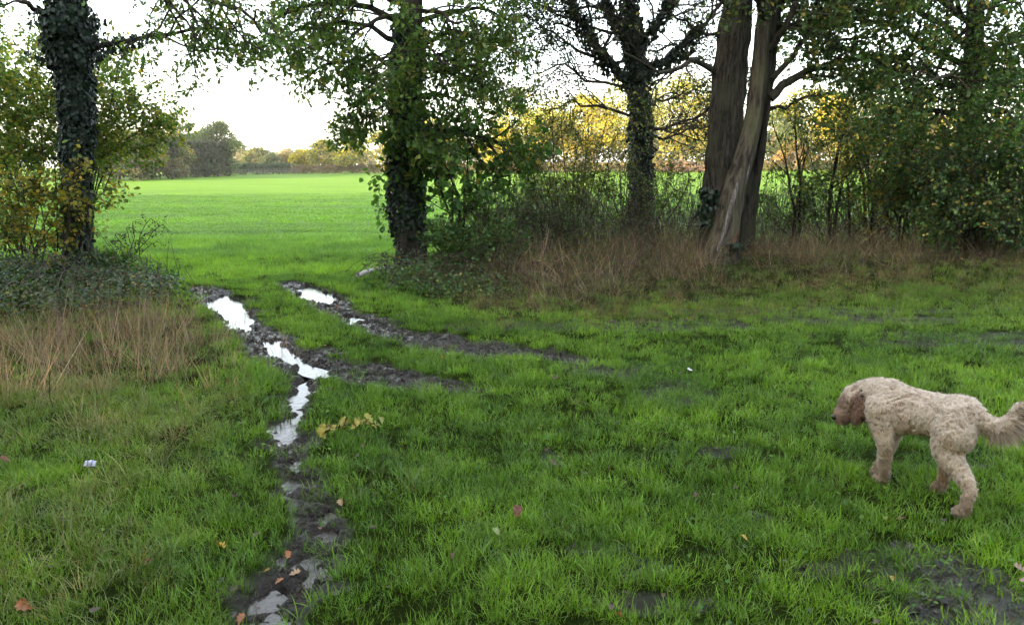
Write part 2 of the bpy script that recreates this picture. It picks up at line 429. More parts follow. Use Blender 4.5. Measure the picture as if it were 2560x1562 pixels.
def sample_band(y0, y1, dens, rng, margin=.5, x0=None, x1=None):
    """points in the ground band y0..y1 across the view plus a margin"""
    half = .69 * y1 + margin
    a, b = (x0 if x0 is not None else -half), (x1 if x1 is not None else half)
    n = int(dens * (b - a) * (y1 - y0))
    x, y = rng.uniform(a, b, n), rng.uniform(y0, y1, n)
    k = np.abs(x) < .69 * y + margin
    return x[k], y[k]
def zone(x, y, poly):
    return poly_sd(x, y, gl(poly))
Z_STRAW_L = [(-300, 830), (150, 812), (330, 790), (520, 790), (585, 860), (600, 925), (520, 972), (300, 985), (-300, 985)]
Z_BRAM_L = [(-300, 690), (100, 690), (300, 700), (420, 735), (440, 770), (300, 800), (0, 825), (-300, 830)]
Z_LONG_L = [(-300, 940), (500, 940), (640, 1000), (560, 1200), (520, 1600), (-300, 1600)]
Z_DEAD_R = [(985, 705), (1100, 760), (1260, 785), (1500, 780), (1750, 762), (2000, 735), (2300, 722), (2800, 712), (2800, 640), (2000, 645), (1500, 645), (1150, 660)]
def grass_points(bands, seed):
    rng = np.random.default_rng(seed); XY = [sample_band(a, b, d, rng) for a, b, d in bands]
    return np.concatenate([p[0] for p in XY]), np.concatenate([p[1] for p in XY]), rng
def lerp(a, b, t): return np.asarray(a) * (1 - t[:, None]) + np.asarray(b) * t[:, None]

def add_lawn():
    x, y, rng = grass_points([(2.3, 4, 400), (4, 6.5, 270), (6.5, 10, 170), (10, SEAM + 2.5, 150)], 5)
    z, mud, spot, pud = height(x, y, True)
    bare = np.maximum(np.clip(mud * 1.1, 0, .78 + .19 * sstep(5, 6.2, y)), spot * .9)
    patch = fbm(x * 2.6, y * 2.6, 61, 4)
    dead = np.maximum(np.maximum(1 - sstep(-.3, .1, zone(x, y, Z_STRAW_L)), 1 - sstep(-.3, .4, zone(x, y, Z_DEAD_R))), 1 - sstep(-.2, .2, zone(x, y, Z_BRAM_L)))
    keep = (rng.random(len(x)) > bare) & (pud < .012) & (rng.random(len(x)) < .68 + 1.5 * (patch - .25)) & (rng.random(len(x)) > dead * .75)
    x, y, z, patch = x[keep], y[keep], z[keep], patch[keep]
    n = len(x); mid = fbm(x * .9, y * .9, 71, 3); fine = fbm(x * 5, y * 5, 73, 3)
    t = np.clip((mid - .3) / .4, 0, 1)
    tint = lerp((.062, .150, .013), (.158, .305, .020), np.clip(t * .7 + (fine - .5) * 1.3 + .15, 0, 1))
    # the left bank is duller and yellower, drying out
    lft = 1 - sstep(-.35, .35, zone(x, y, Z_LONG_L)); dry = lft * (fbm(x * 2, y * 2, 81, 3) * 1.1)
    tint = tint * (1 - .4 * dry[:, None]) + np.array([.12, .13, .04]) * (.4 * dry[:, None])
    band = sstep(7.2, 8.5, y) * sstep(.5, 2.5, x) * (1 - sstep(10, 12, y))
    dryb = (band * fbm(x * 1.7, y * 2.5, 83, 3))[:, None]
    tint = tint * (1 - .6 * dryb) + np.array([.085, .085, .03]) * .6 * dryb
    tint = tint * rng.uniform(.7, 1.3, n)[:, None] * (1 + .45 * sstep(8.5, 12, y) * (1 - sstep(-1, 2, x)))[:, None]
    sc = rng.uniform(.6, 1.3, n) * (1 + .05 * np.maximum(y - 4, 0)) * (.75 + .5 * patch)
    rot = np.c_[rng.normal(0, .12, n), rng.normal(0, .12, n), rng.uniform(0, 6.28, n)]
    scatter("verge_grass", LIB_LAWN, np.c_[x, y, z], rot, np.c_[sc, sc, sc * rng.uniform(.7, 1.3, n)], rng.integers(0, 5, n), tint,
            "short bright green grass covering the verge around the ruts", "grass")
def add_long():
    x, y, rng = grass_points([(2.3, 6.5, 95), (6.5, 10, 30)], 6)
    z, mud, spot, pud = height(x, y, True)
    pat = fbm(x * 1.5, y * 1.5, 91, 3)
    lft = 1 - sstep(-.4, .3, zone(x, y, Z_LONG_L))
    c = gpt(1010, 1190); tus = np.exp(-(((x - c[0]) / .45) ** 2 + ((y - c[1]) / .42) ** 2))
    c2 = gpt(1200, 1400); tus = np.maximum(tus, .6 * np.exp(-(((x - c2[0]) / .6) ** 2 + ((y - c2[1]) / .35) ** 2)))
    fringe = (1 - sstep(-.1, .5, zone(x, y, Z_STRAW_L)))
    pr = np.clip(.05 + lft * .75 + tus * .7 + fringe * .4, 0, 1) * np.clip((pat - .22) * 3, 0, 1)
    k = (rng.random(len(x)) < pr) & (mud < .35) & (spot < .35) & (pud < .005)
    x, y, z, lft, tus, fringe = x[k], y[k], z[k], lft[k], tus[k], fringe[k]; n = len(x)
    d = np.clip((lft * .8 + fringe * .5) * fbm(x * 3, y * 3, 95, 3) * 1.5 + rng.normal(0, .18, n), 0, 1)
    tint = lerp((.060, .145, .024), (.22, .19, .085), d) * rng.uniform(.7, 1.25, n)[:, None]
    sc = rng.uniform(.5, 1.15, n) * (.65 + .45 * np.maximum(lft, tus))
    rot = np.c_[rng.normal(0, .25, n), rng.normal(0, .25, n), rng.uniform(0, 6.28, n)]
    scatter("long_grass", LIB_LONG, np.c_[x, y, z], rot, np.c_[sc, sc, sc], rng.integers(0, 5, n), tint,
            "long drooping green and yellowing grass on the left bank and in tussocks", "grass")
def add_field_grass():
    x, y, rng = grass_points([(SEAM - .6, 20, 34), (20, 30, 14), (30, 46, 6)], 7)
    k = (rng.random(len(x)) < 1 - sstep(34, 46, y) * .8); x, y = x[k], y[k]
    z = height(x, y); n = len(x)
    st = fbm(x * .15, y * 1.1, 99, 3)
    tint = lerp((.068, .165, .012), (.155, .33, .022), np.clip((st - .28) * 2.6, 0, 1)) * rng.uniform(.8, 1.2, n)[:, None]
    sc = rng.uniform(.5, 1.1, n) * (1 + .012 * (y - SEAM)); 
    scatter("field_grass", LIB_FIELD, np.c_[x, y, z], np.c_[np.zeros(n), np.zeros(n), rng.uniform(0, 6.28, n)], np.c_[sc * 1.3, sc * 1.3, sc * .55 * (.4 + 1.2 * st)], rng.integers(0, 4, n), tint,
            "even young green crop grass filling the field beyond the trees", "grass")
def add_straw():
    x, y, rng = grass_points([(5.2, 9.6, 52)], 8)
    k = (zone(x, y, Z_STRAW_L) + (fbm(x * 2, y * 2, 13, 3) - .5) * 1.4 + rng.normal(0, .16, len(x)) < 0) & (x < -1.9); x, y = x[k], y[k]
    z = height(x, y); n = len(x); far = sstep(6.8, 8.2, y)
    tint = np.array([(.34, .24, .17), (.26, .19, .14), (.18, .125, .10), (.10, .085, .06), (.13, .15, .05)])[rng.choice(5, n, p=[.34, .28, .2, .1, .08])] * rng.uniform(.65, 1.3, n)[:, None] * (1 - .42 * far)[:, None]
    sc = rng.uniform(.35, 1.15, n) * (.6 + .8 * fbm(x * 1.8, y * 1.8, 29, 3)) * (1 - .2 * sstep(-3.2, -2.2, x))
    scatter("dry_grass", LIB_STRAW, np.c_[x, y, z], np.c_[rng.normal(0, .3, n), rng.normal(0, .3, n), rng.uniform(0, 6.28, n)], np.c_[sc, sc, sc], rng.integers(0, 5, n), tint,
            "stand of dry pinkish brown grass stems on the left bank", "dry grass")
def add_dead_right():
    x, y, rng = grass_points([(7.8, 14.2, 60)], 9)
    sd = zone(x, y, Z_DEAD_R) + (fbm(x * 1.3, y * 1.3, 17, 3) - .5) * 1.1
    k = (sd < 0) & (x > -1.9); x, y, sd = x[k], y[k], sd[k]
    z = height(x, y); n = len(x); g = np.clip((fbm(x * .8, y * 1.5, 19, 3) - .42) * 4, 0, 1)
    front = 1 - sstep(-1.4, -.2, sd)
    tint = np.array([(.185, .13, .098), (.135, .102, .082), (.30, .23, .155), (.045, .038, .032), (.07, .085, .035)])[rng.choice(5, n, p=[.22, .26, .2, .14, .18])]
    tint = (tint * (1 - .5 * g[:, None]) + np.array([.07, .095, .035]) * .5 * g[:, None]) * rng.uniform(.6, 1.35, n)[:, None]
    twin = np.exp(-((x - 3.25) / .55) ** 2) * (1 - sstep(11.2, 11.8, y))
    sc = rng.uniform(.35, 1.2, n) * (.42 + .62 * front) * (.6 + .9 * fbm(x * 1.1, y * 1.1, 27, 3)) * (1 - .55 * twin)
    scatter("dry_undergrowth", LIB_TANGLE, np.c_[x, y, z], np.c_[rng.normal(0, .45, n), rng.normal(0, .45, n), rng.uniform(0, 6.28, n)], np.c_[sc, sc, sc], rng.integers(0, 6, n), tint,
            "tangle of dead brown stems and grass under the right hedgerow", "undergrowth")
    # flattened straw and litter in front of it
    x, y, rng = grass_points([(7.2, 11.5, 60)], 10)
    sd = zone(x, y, Z_DEAD_R)
    k = (sd < .9) & (sd > -.6) & (x > -.6) & (rng.random(len(x)) < .75 * fbm(x * 1.2, y * 2.4, 23, 3) * 1.4); x, y = x[k], y[k]; z = height(x, y); n = len(x)
    tint = lerp((.22, .15, .08), (.10, .11, .035), rng.random(n)) * rng.uniform(.5, 1.2, n)[:, None]
    sc = rng.uniform(.5, 1.3, n)
    scatter("flattened_grass", LIB_LONG, np.c_[x, y, z], np.c_[rng.normal(0, .9, n), rng.normal(0, .9, n), rng.uniform(0, 6.28, n)], np.c_[sc, sc, sc * .7], rng.integers(0, 5, n), tint,
            "flattened straw coloured grass along the foot of the hedgerow", "grass")
add_lawn(); add_long(); add_field_grass(); add_straw(); add_dead_right()

# ------------------------------------------------------------------ tubes and leaves
def tubes(polys, sides_for=lambda r: 8 if r > .06 else (5 if r > .012 else 3)):
    """polys: list of (pts (n,3), radii (n)). Returns V, quads"""
    groups = {}
    for P, r in polys: groups.setdefault((len(P), sides_for(float(np.max(r)))), []).append((P, r))
    VV, FF, off = [], [], 0
    for (n, s), L in groups.items():
        P = np.array([p for p, _ in L], float); r = np.array([q for _, q in L], float); m = len(L)
        T = np.gradient(P, axis=1); T /= np.linalg.norm(T, axis=2, keepdims=True) + 1e-9
        D = P[:, -1] - P[:, 0]; ref = np.eye(3)[np.argmin(np.abs(D), axis=1)][:, None, :]
        A = np.cross(T, np.broadcast_to(ref, T.shape)); A /= np.linalg.norm(A, axis=2, keepdims=True) + 1e-9
        B = np.cross(T, A); an = np.arange(s) * 2 * np.pi / s
        V = P[:, :, None, :] + r[:, :, None, None] * (A[:, :, None, :] * np.cos(an)[None, None, :, None] + B[:, :, None, :] * np.sin(an)[None, None, :, None])
        i, j, k = np.meshgrid(np.arange(m), np.arange(n - 1), np.arange(s), indexing='ij')
        k2 = (k + 1) % s; bse = (i * n + j) * s
        F = np.stack([bse + k, bse + k2, bse + s + k2, bse + s + k], -1).reshape(-1, 4) + off
        VV.append(V.reshape(-1, 3)); FF.append(F); off += m * n * s
    return np.concatenate(VV), np.concatenate(FF)
def curve(pts, n=14, rng=None, wob=0.0):
    P = np.array(pts, float); k = len(P); t = np.linspace(0, k - 1, n); i = np.clip(t.astype(int), 0, k - 2); u = (t - i)[:, None]
    g = lambda j: P[np.clip(j, 0, k - 1)]
    a, b, c, d = g(i - 1), g(i), g(i + 1), g(i + 2)
    Q = .5 * (2 * b + (c - a) * u + (2 * a - 5 * b + 4 * c - d) * u ** 2 + (3 * b - a - 3 * c + d) * u ** 3)
    if rng is not None and wob: Q[1:] += rng.normal(0, wob, (n - 1, 3))
    return Q
def grow(rng, P, r, lvl, cfg, out):
    out['poly'].append((P, r))
    if lvl >= len(cfg['n']):
        out['tips'].append(P); return
    n, L, ang = cfg['n'][lvl], cfg['L'][lvl], cfg.get('ang', .9)
    seg = np.linalg.norm(np.diff(P, axis=0), axis=1).sum()
    t0 = cfg.get('t0', [.25] * 9)[lvl]
    for i in range(n):
        t = t0 + (1 - t0) * (i + rng.random()) / n
        f = t * (len(P) - 1); k = min(int(f), len(P) - 2); u = f - k
        p = P[k] * (1 - u) + P[k + 1] * u; T = P[k + 1] - P[k]; T = T / (np.linalg.norm(T) + 1e-9)
        q = rng.normal(0, 1, 3); q -= (q @ T) * T; q /= np.linalg.norm(q) + 1e-9
        a = ang * rng.uniform(.6, 1.3); d = T * math.cos(a) + q * math.sin(a)
        d = d + np.array([0, 0, cfg.get('up', .15)]) + np.array(cfg.get('bias', (0, 0, 0)))
        d /= np.linalg.norm(d)
        ln = L * rng.uniform(.55, 1.25) * (1 - .35 * t)
        m = cfg.get('m', [6, 5, 4, 4])[lvl]; pts = [p]; s = ln / (m - 1)
        for _ in range(m - 1):
            d = d + rng.normal(0, cfg.get('wob', .16), 3) + np.array([0, 0, cfg.get('droop', -.02)]); d /= np.linalg.norm(d)
            pts.append(pts[-1] + d * s)
        rr = max(cfg.get('rmin', .003), float(r[k]) * cfg.get('rk', .55))
        grow(rng, np.array(pts), np.linspace(rr, max(cfg.get('rmin', .003) * .6, rr * .35), m), lvl + 1, cfg, out)

LEAF4 = (np.array([[0, 0, 0], [.36, .38, .10], [0, .45, -.04], [-.36, .38, .10], [.27, .75, .05], [-.27, .75, .05], [0, 1, -.06]]), np.array([[0, 1, 2], [0, 2, 3], [2, 1, 4], [2, 5, 3], [2, 4, 6], [2, 6, 5]]))
LEAF2 = (np.array([[0, 0, 0], [.36, .48, .08], [0, 1, -.03], [-.36, .48, .08]]), np.array([[0, 1, 2], [0, 2, 3]]))
OAK = (np.array([[0, 0, 0], [.16, .22, .04], [.10, .36, .02], [.30, .50, .08], [.17, .64, .02], [.28, .82, .06], [0, 1, -.04], [-.28, .82, .06], [-.17, .64, .02], [-.30, .50, .08], [-.10, .36, .02], [-.16, .22, .04]]),
       np.array([[0, 1, 11], [1, 2, 10], [1, 10, 11], [2, 3, 4], [2, 4, 8], [2, 8, 10], [8, 9, 10], [4, 5, 6], [4, 6, 8], [6, 7, 8]]))
CARD = (np.array([[-.5, 0, 0], [.5, .1, .1], [.45, .95, 0], [-.4, 1, .12]]), np.array([[0, 1, 2], [0, 2, 3]]))
def leaves(pos, axis, nrm, size, colr, shape=LEAF4):
    T, F = shape
    axis = axis / (np.linalg.norm(axis, axis=1, keepdims=True) + 1e-9)
    side = np.cross(axis, nrm); side /= np.linalg.norm(side, axis=1, keepdims=True) + 1e-9
    up = np.cross(side, axis); s = size[:, None, None]
    V = pos[:, None, :] + s * (side[:, None, :] * T[None, :, 0, None] + axis[:, None, :] * T[None, :, 1, None] + up[:, None, :] * T[None, :, 2, None])
    n, k = len(pos), len(T)
    FF = (F[None] + (np.arange(n) * k)[:, None, None]).reshape(-1, 3)
    return V.reshape(-1, 3), FF, np.repeat(colr, k, axis=0)
def pal(rng, n, cols, w=None, jit=.25):
    c = np.array(cols)[rng.choice(len(cols), n, p=None if w is None else np.array(w) / np.sum(w))]
    return c * rng.uniform(1 - jit, 1 + jit, n)[:, None] * rng.uniform(.9, 1.1, (n, 3))
def twig_leaves(rng, tips, per, size, cols, w=None, shape=LEAF4, spread=.05, flat=.6, hang=.25, jit=.25, clump=True):
    P = np.repeat(np.arange(len(tips)), rng.poisson(per, len(tips)))
    if not len(P): P = np.array([0])
    n = len(P); t = rng.random(n) ** .7
    A = np.array([q[0] for q in tips])[P]; M = np.array([q[len(q) // 2] for q in tips])[P]; B = np.array([q[-1] for q in tips])[P]
    u = t[:, None]; pos = (1 - u) ** 2 * A + 2 * u * (1 - u) * M + u * u * B + rng.normal(0, spread, (n, 3))
    ax = (B - A); ax = ax / (np.linalg.norm(ax, axis=1, keepdims=True) + 1e-9) * .5 + rng.normal(0, .7, (n, 3)) - np.array([0, 0, hang])
    nr = rng.normal(0, flat, (n, 3)) + np.array([0, 0, 1.0])
    c = pal(rng, n, cols, w, jit)
    if clump: c = c * rng.uniform(.75, 1.25, len(tips))[P][:, None]
    return leaves(pos, ax, nr, size * rng.uniform(.55, 1.2, n), c, shape)
def cat_geo(*gs):
    V, F, C, o = [], [], [], 0
    for v, f, c in gs: V.append(v); F.append(f + o); C.append(c); o += len(v)
    return np.concatenate(V), np.concatenate(F), np.concatenate(C)

def lumpy_trunk(P, r, sides=20, seed=0, lump=.12, flare=0.0, ridge=0.0):
    """trunk with ridged, uneven section"""
    P = np.array(P, float); r = np.array(r, float); n = len(P)
    T = np.gradient(P, axis=0); T /= np.linalg.norm(T, axis=1, keepdims=True)
    A = np.cross(T, np.array([0, 1., 0])); A /= np.linalg.norm(A, axis=1, keepdims=True); B = np.cross(T, A)
    an = np.arange(sides) * 2 * np.pi / sides
    s = np.concatenate([[0], np.cumsum(np.linalg.norm(np.diff(P, axis=0), axis=1))])
    k = 1 + lump * 2 * (fbm(np.cos(an)[None] * 2.2 + 5 + s[:, None] * .25, np.sin(an)[None] * 2.2 + s[:, None] * .35, seed, 4) - .5)
    if ridge: k = k + ridge * 2 * (np.abs(fbm(an[None] * 7 + .25 * np.sin(s[:, None] * 2.3 + seed), s[:, None] * 1.6 + seed, seed + 5, 3) - .5) * 2 - .35)
    if flare: k = k * (1 + flare * np.exp(-s[:, None] / .35) * (1 + .7 * np.cos(an * 4 + seed)[None]))
    V = P[:, None, :] + (r[:, None] * k)[:, :, None] * (A[:, None, :] * np.cos(an)[None, :, None] + B[:, None, :] * np.sin(an)[None, :, None])
    j, q = np.meshgrid(np.arange(n - 1), np.arange(sides), indexing='ij'); q2 = (q + 1) % sides
    F = np.stack([j * sides + q, (j + 1) * sides + q, (j + 1) * sides + q2, j * sides + q2], -1).reshape(-1, 4)
    return V.reshape(-1, 3), F
def ivy_on(rng, P, r, count, size=.065, puff=.05, tmin=0.0, tmax=1.0, cols=((.006, .015, .010), (.010, .024, .014), (.017, .035, .017), (.035, .055, .024)), w=(4, 4, 2, .4)):
    n = count; t = rng.uniform(tmin, tmax, n); f = t * (len(P) - 1); k = np.minimum(f.astype(int), len(P) - 2); u = (f - k)[:, None]
    P = np.array(P); r = np.array(r); p = P[k] * (1 - u) + P[k + 1] * u; rr = r[k] * (1 - u[:, 0]) + r[k + 1] * u[:, 0]
    T = P[k + 1] - P[k]; T = T / np.linalg.norm(T, axis=1, keepdims=True)
    A = np.cross(T, np.array([0.3, 1, 0.1])); A /= np.linalg.norm(A, axis=1, keepdims=True); B = np.cross(T, A); a = rng.uniform(0, 6.283, n)
    out = A * np.cos(a)[:, None] + B * np.sin(a)[:, None]
    bulge = fbm(t * len(P) * 1.7, a * 1.3, 7, 3)
    off = rr + puff * (2.4 * bulge ** 2) * rng.random(n) ** .6 + .012
    pos = p + out * off[:, None]
    ax = np.array([0, 0, -1.0]) + rng.normal(0, .45, (n, 3)) + out * .15
    return leaves(pos, ax, out + rng.normal(0, .35, (n, 3)), size * rng.uniform(.6, 1.25, n), pal(rng, n, cols, w), LEAF4)
def add_tree_parts(root, trunk=None, trunk_mat=None, wood=None, wood_mat=None, crown=None, ivy=None, crown_name="crown", crown_mat=None):
    if trunk: link("trunk", new_mesh("trunk", trunk[0], trunk[1], trunk_mat, smooth=True), root)
    if wood: link("branches", new_mesh("branches", *tubes(wood), wood_mat or M_TWIG, smooth=True), root)
    if ivy: link("ivy", new_mesh("ivy", ivy[0], ivy[1], M_IVY, col=ivy[2]), root, kind="stuff")
    if crown: link(crown_name, new_mesh(crown_name, crown[0], crown[1], crown_mat or M_LEAF, col=crown[2]), root, kind="stuff")

G_OAK = [(.05, .105, .02), (.075, .14, .026), (.11, .165, .03), (.20, .19, .035)]
G_HAZEL = [(.07, .14, .022), (.13, .21, .032), (.23, .26, .04), (.40, .30, .04)]

# ------------------------------------------------------------------ left ivy-clad tree
def left_tree():
    rng = np.random.default_rng(101); Y = 11.6
    b = gpt(192, 695); b[2] = hz(b[0], b[1]); Y = b[1]
    root = thing("ivy_clad_tree", b, "tall leaning tree wrapped in dark ivy at the left edge of the field gap", "tree")
    P = curve([b - [0, 0, .15], at(194, 560, Y), at(192, 400, Y), at(188, 240, Y), at(172, 90, Y), at(160, -60, Y), at(135, -400, Y), at(120, -900, Y), at(110, -1500, Y)], 34)
    r = np.interp(np.arange(34), [0, 4, 12, 20, 33], [.15, .135, .165, .18, .08])
    out = {'poly': [], 'tips': []}; cfg = dict(n=[7, 5, 4], L=[1.3, .6, .3], ang=.8, up=.0, droop=-.05, wob=.2, rk=.6, t0=[.35, .2, .2])
    L1 = curve([at(215, 128, Y), at(300, 108, Y - .1), at(370, 94, Y - .2), at(450, 84, Y - .3), at(560, 72, Y - .4), at(640, 95, Y - .5)], 10, rng, .015)
    grow(rng, L1, np.linspace(.045, .012, 10), 0, dict(cfg, n=[6, 3, 3], t0=[.45, .2, .2]), out)
    for pts in ([at(170, -40, Y), at(300, -60, Y - .6), at(450, -40, Y - 1), at(600, 20, Y - 1.3), at(660, 90, Y - 1.4)],
                [at(170, -120, Y), at(330, -130, Y + .4), at(480, -60, Y + .5), at(570, 20, Y + .4)],
                [at(170, -80, Y), at(300, -70, Y - 1.2), at(400, -20, Y - 1.4), at(450, 40, Y - 1.4)],
                [at(140, 45, Y), at(100, 25, Y - .3), at(50, 5, Y - .5), at(-30, -30, Y - .6)]):
        q = curve(pts, 9, rng, .03); grow(rng, q, np.linspace(.05, .015, 9), 0, cfg, out)
    ntop = len(out['tips'])
    for k in range(16):                                       # upper crown, above the frame
        z = rng.uniform(-1500, -300); p = at(np.interp(z, [-1500, -300], [110, 140]), z, Y); a = rng.uniform(0, 6.28)
        d = np.array([math.cos(a), math.sin(a), .5]); q = np.array([p + d * s for s in np.linspace(0, rng.uniform(.8, 1.9) if d[0] > 0 else rng.uniform(1.5, 3), 6)])
        grow(rng, q, np.linspace(.06, .02, 6), 0, dict(cfg, n=[5, 4], L=[1.1, .6]), out)
    c1 = twig_leaves(rng, out['tips'][:ntop], 6.0, .085, G_OAK, (4, 3, 2, .8), OAK, .05)
    c2 = twig_leaves(rng, out['tips'][ntop:], 14, .22, G_OAK, (4, 3, 2, .6), LEAF2, .2)
    ivy = cat_geo(ivy_on(rng, P, r, 6500, .07, .055, .0, .55), ivy_on(rng, P[8:22], r[8:22] * 1.02, 5600, .07, .09, 0, 1), ivy_on(rng, L1, np.linspace(.05, .02, 10), 260, .06, .06, 0, .5),
                  ivy_on(rng, P[14:20], r[14:20] * 1.1, 1500, .08, .34, .1, .9))
    add_tree_parts(root, lumpy_trunk(P, r * .95, 18, 3, .15, .5), M_BARK_DARK, out['poly'], M_TWIG, cat_geo(c1, c2), ivy)
left_tree()

# ------------------------------------------------------------------ central oak with ivied trunk
def centre_tree():
    rng = np.random.default_rng(202)
    b = gpt(1025, 668); b[2] = hz(b[0], b[1]); Y = b[1]
    root = thing("oak_tree", b, "dark trunked oak with hanging green branches between field gap and hedgerow", "tree")
    P = curve([b - [0, 0, .15], at(1028, 600, Y), at(1018, 520, Y), at(1012, 400, Y), at(1010, 250, Y), at(1024, 100, Y), at(1030, 0, Y), at(1035, -250, Y), at(1030, -700, Y), at(1040, -1300, Y)], 36)
    r = np.interp(np.arange(36), [0, 4, 12, 20, 35], [.25, .245, .21, .20, .07])
    out = {'poly': [], 'tips': []}
    cfg = dict(n=[7, 5, 3], L=[.95, .5, .26], ang=.85, up=.02, droop=-.06, wob=.2, rk=.5, t0=[.2, .15, .15])
    limbs = [([(1020, -40), (930, -30), (850, 0), (790, 40)], -.9, .05), ([(1020, 40), (950, 40), (890, 80), (850, 120)], -1.0, .045), ([(1030, 20), (1080, 20), (1130, 50), (1170, 60)], -1.0, .045), ([(1025, 140), (1080, 140), (1140, 150), (1200, 170)], -1.1, .04), ([(1015, 60), (930, 20), (820, 10), (720, 30), (690, 60)], -.6, .06), ([(1010, 110), (920, 70), (840, 60), (760, 80), (700, 100)], .3, .05),
             ([(1005, 180), (930, 150), (860, 150), (790, 170), (765, 210)], -.3, .045), ([(1005, 230), (950, 220), (900, 240), (870, 290)], -.8, .035),
             ([(1005, 250), (960, 260), (910, 300), (890, 330)], .5, .03), ([(1030, 120), (1100, 90), (1170, 90), (1235, 110)], -.5, .05),
             ([(1030, 60), (1110, 30), (1200, 20), (1260, 50)], .4, .05), ([(1025, 180), (1090, 170), (1160, 190), (1220, 230)], -.7, .04),
             ([(1025, 230), (1090, 240), (1140, 250), (1190, 280)], .2, .035), 
             ([(1030, 345), (1090, 335), (1160, 338), (1230, 352), (1290, 372)], -.2, .055), ([(1020, 10), (900, -40), (780, -50), (680, -10)], -1.2, .06),
             ([(1030, -20), (1120, -50), (1230, -40), (1290, 10)], -1.0, .05), ([(1020, 150), (1000, 130), (960, 140), (930, 180)], -1.5, .04),
             ([(1025, 100), (1060, 100), (1090, 130), (1110, 170)], -1.5, .04), ([(1010, 280), (1040, 270), (1080, 290), (1110, 320)], -1.0, .03)]
    for pts, dy, rr in limbs:
        m = len(pts); q = curve([at(px, py, Y + dy * i / (m - 1)) for i, (px, py) in enumerate(pts)], 9, rng, .03)
        grow(rng, q, np.linspace(rr, rr * .3, 9), 0, dict(cfg, L=[.55, .36, .22]) if pts[-1][1] > 200 and pts[-1][0] < 1000 else cfg, out)
    q = curve([at(1205, 345, Y - .15), at(1240, 380, Y - .2), at(1262, 395, Y - .2), at(1300, 392, Y - .2)], 8, rng, .01); out['poly'].append((q, np.linspace(.03, .012, 8)))
    q = curve([at(1175, 370, Y - .1), at(1200, 400, Y - .1), at(1250, 440, Y), at(1275, 452, Y)], 8, rng, .01); out['poly'].append((q, np.linspace(.03, .012, 8)))
    n1 = len(out['tips'])
    for k in range(22):
        py = rng.uniform(-1300, -150); p = at(1033, py, Y); a = rng.uniform(0, 6.28); d = np.array([math.cos(a), math.sin(a), .4])
        q = np.array([p + d * s for s in np.linspace(0, rng.uniform(.8, 1.8) if d[0] < 0 else rng.uniform(1.5, 3.2), 6)])
        grow(rng, q, np.linspace(.07, .02, 6), 0, dict(cfg, n=[5, 4], L=[1.2, .7]), out)
    c1 = twig_leaves(rng, out['tips'][:n1], 7.5, .095, [(.050, .11, .020), (.075, .145, .026), (.11, .17, .03), (.20, .19, .035)], (4, 4, 2, .7), OAK, .05)
    c2 = twig_leaves(rng, out['tips'][n1:], 14, .24, G_OAK, (4, 3, 2, .6), LEAF2, .2)
    ivy = cat_geo(ivy_on(rng, P, r, 5600, .075, .09, .16, .6), ivy_on(rng, P[3:9], r[3:9], 260, .07, .05, 0, 1))
    add_tree_parts(root, lumpy_trunk(P, r, 22, 9, .16, .35), M_BARK_DARK, out['poly'], M_TWIG, cat_geo(c1, c2), ivy)
centre_tree()

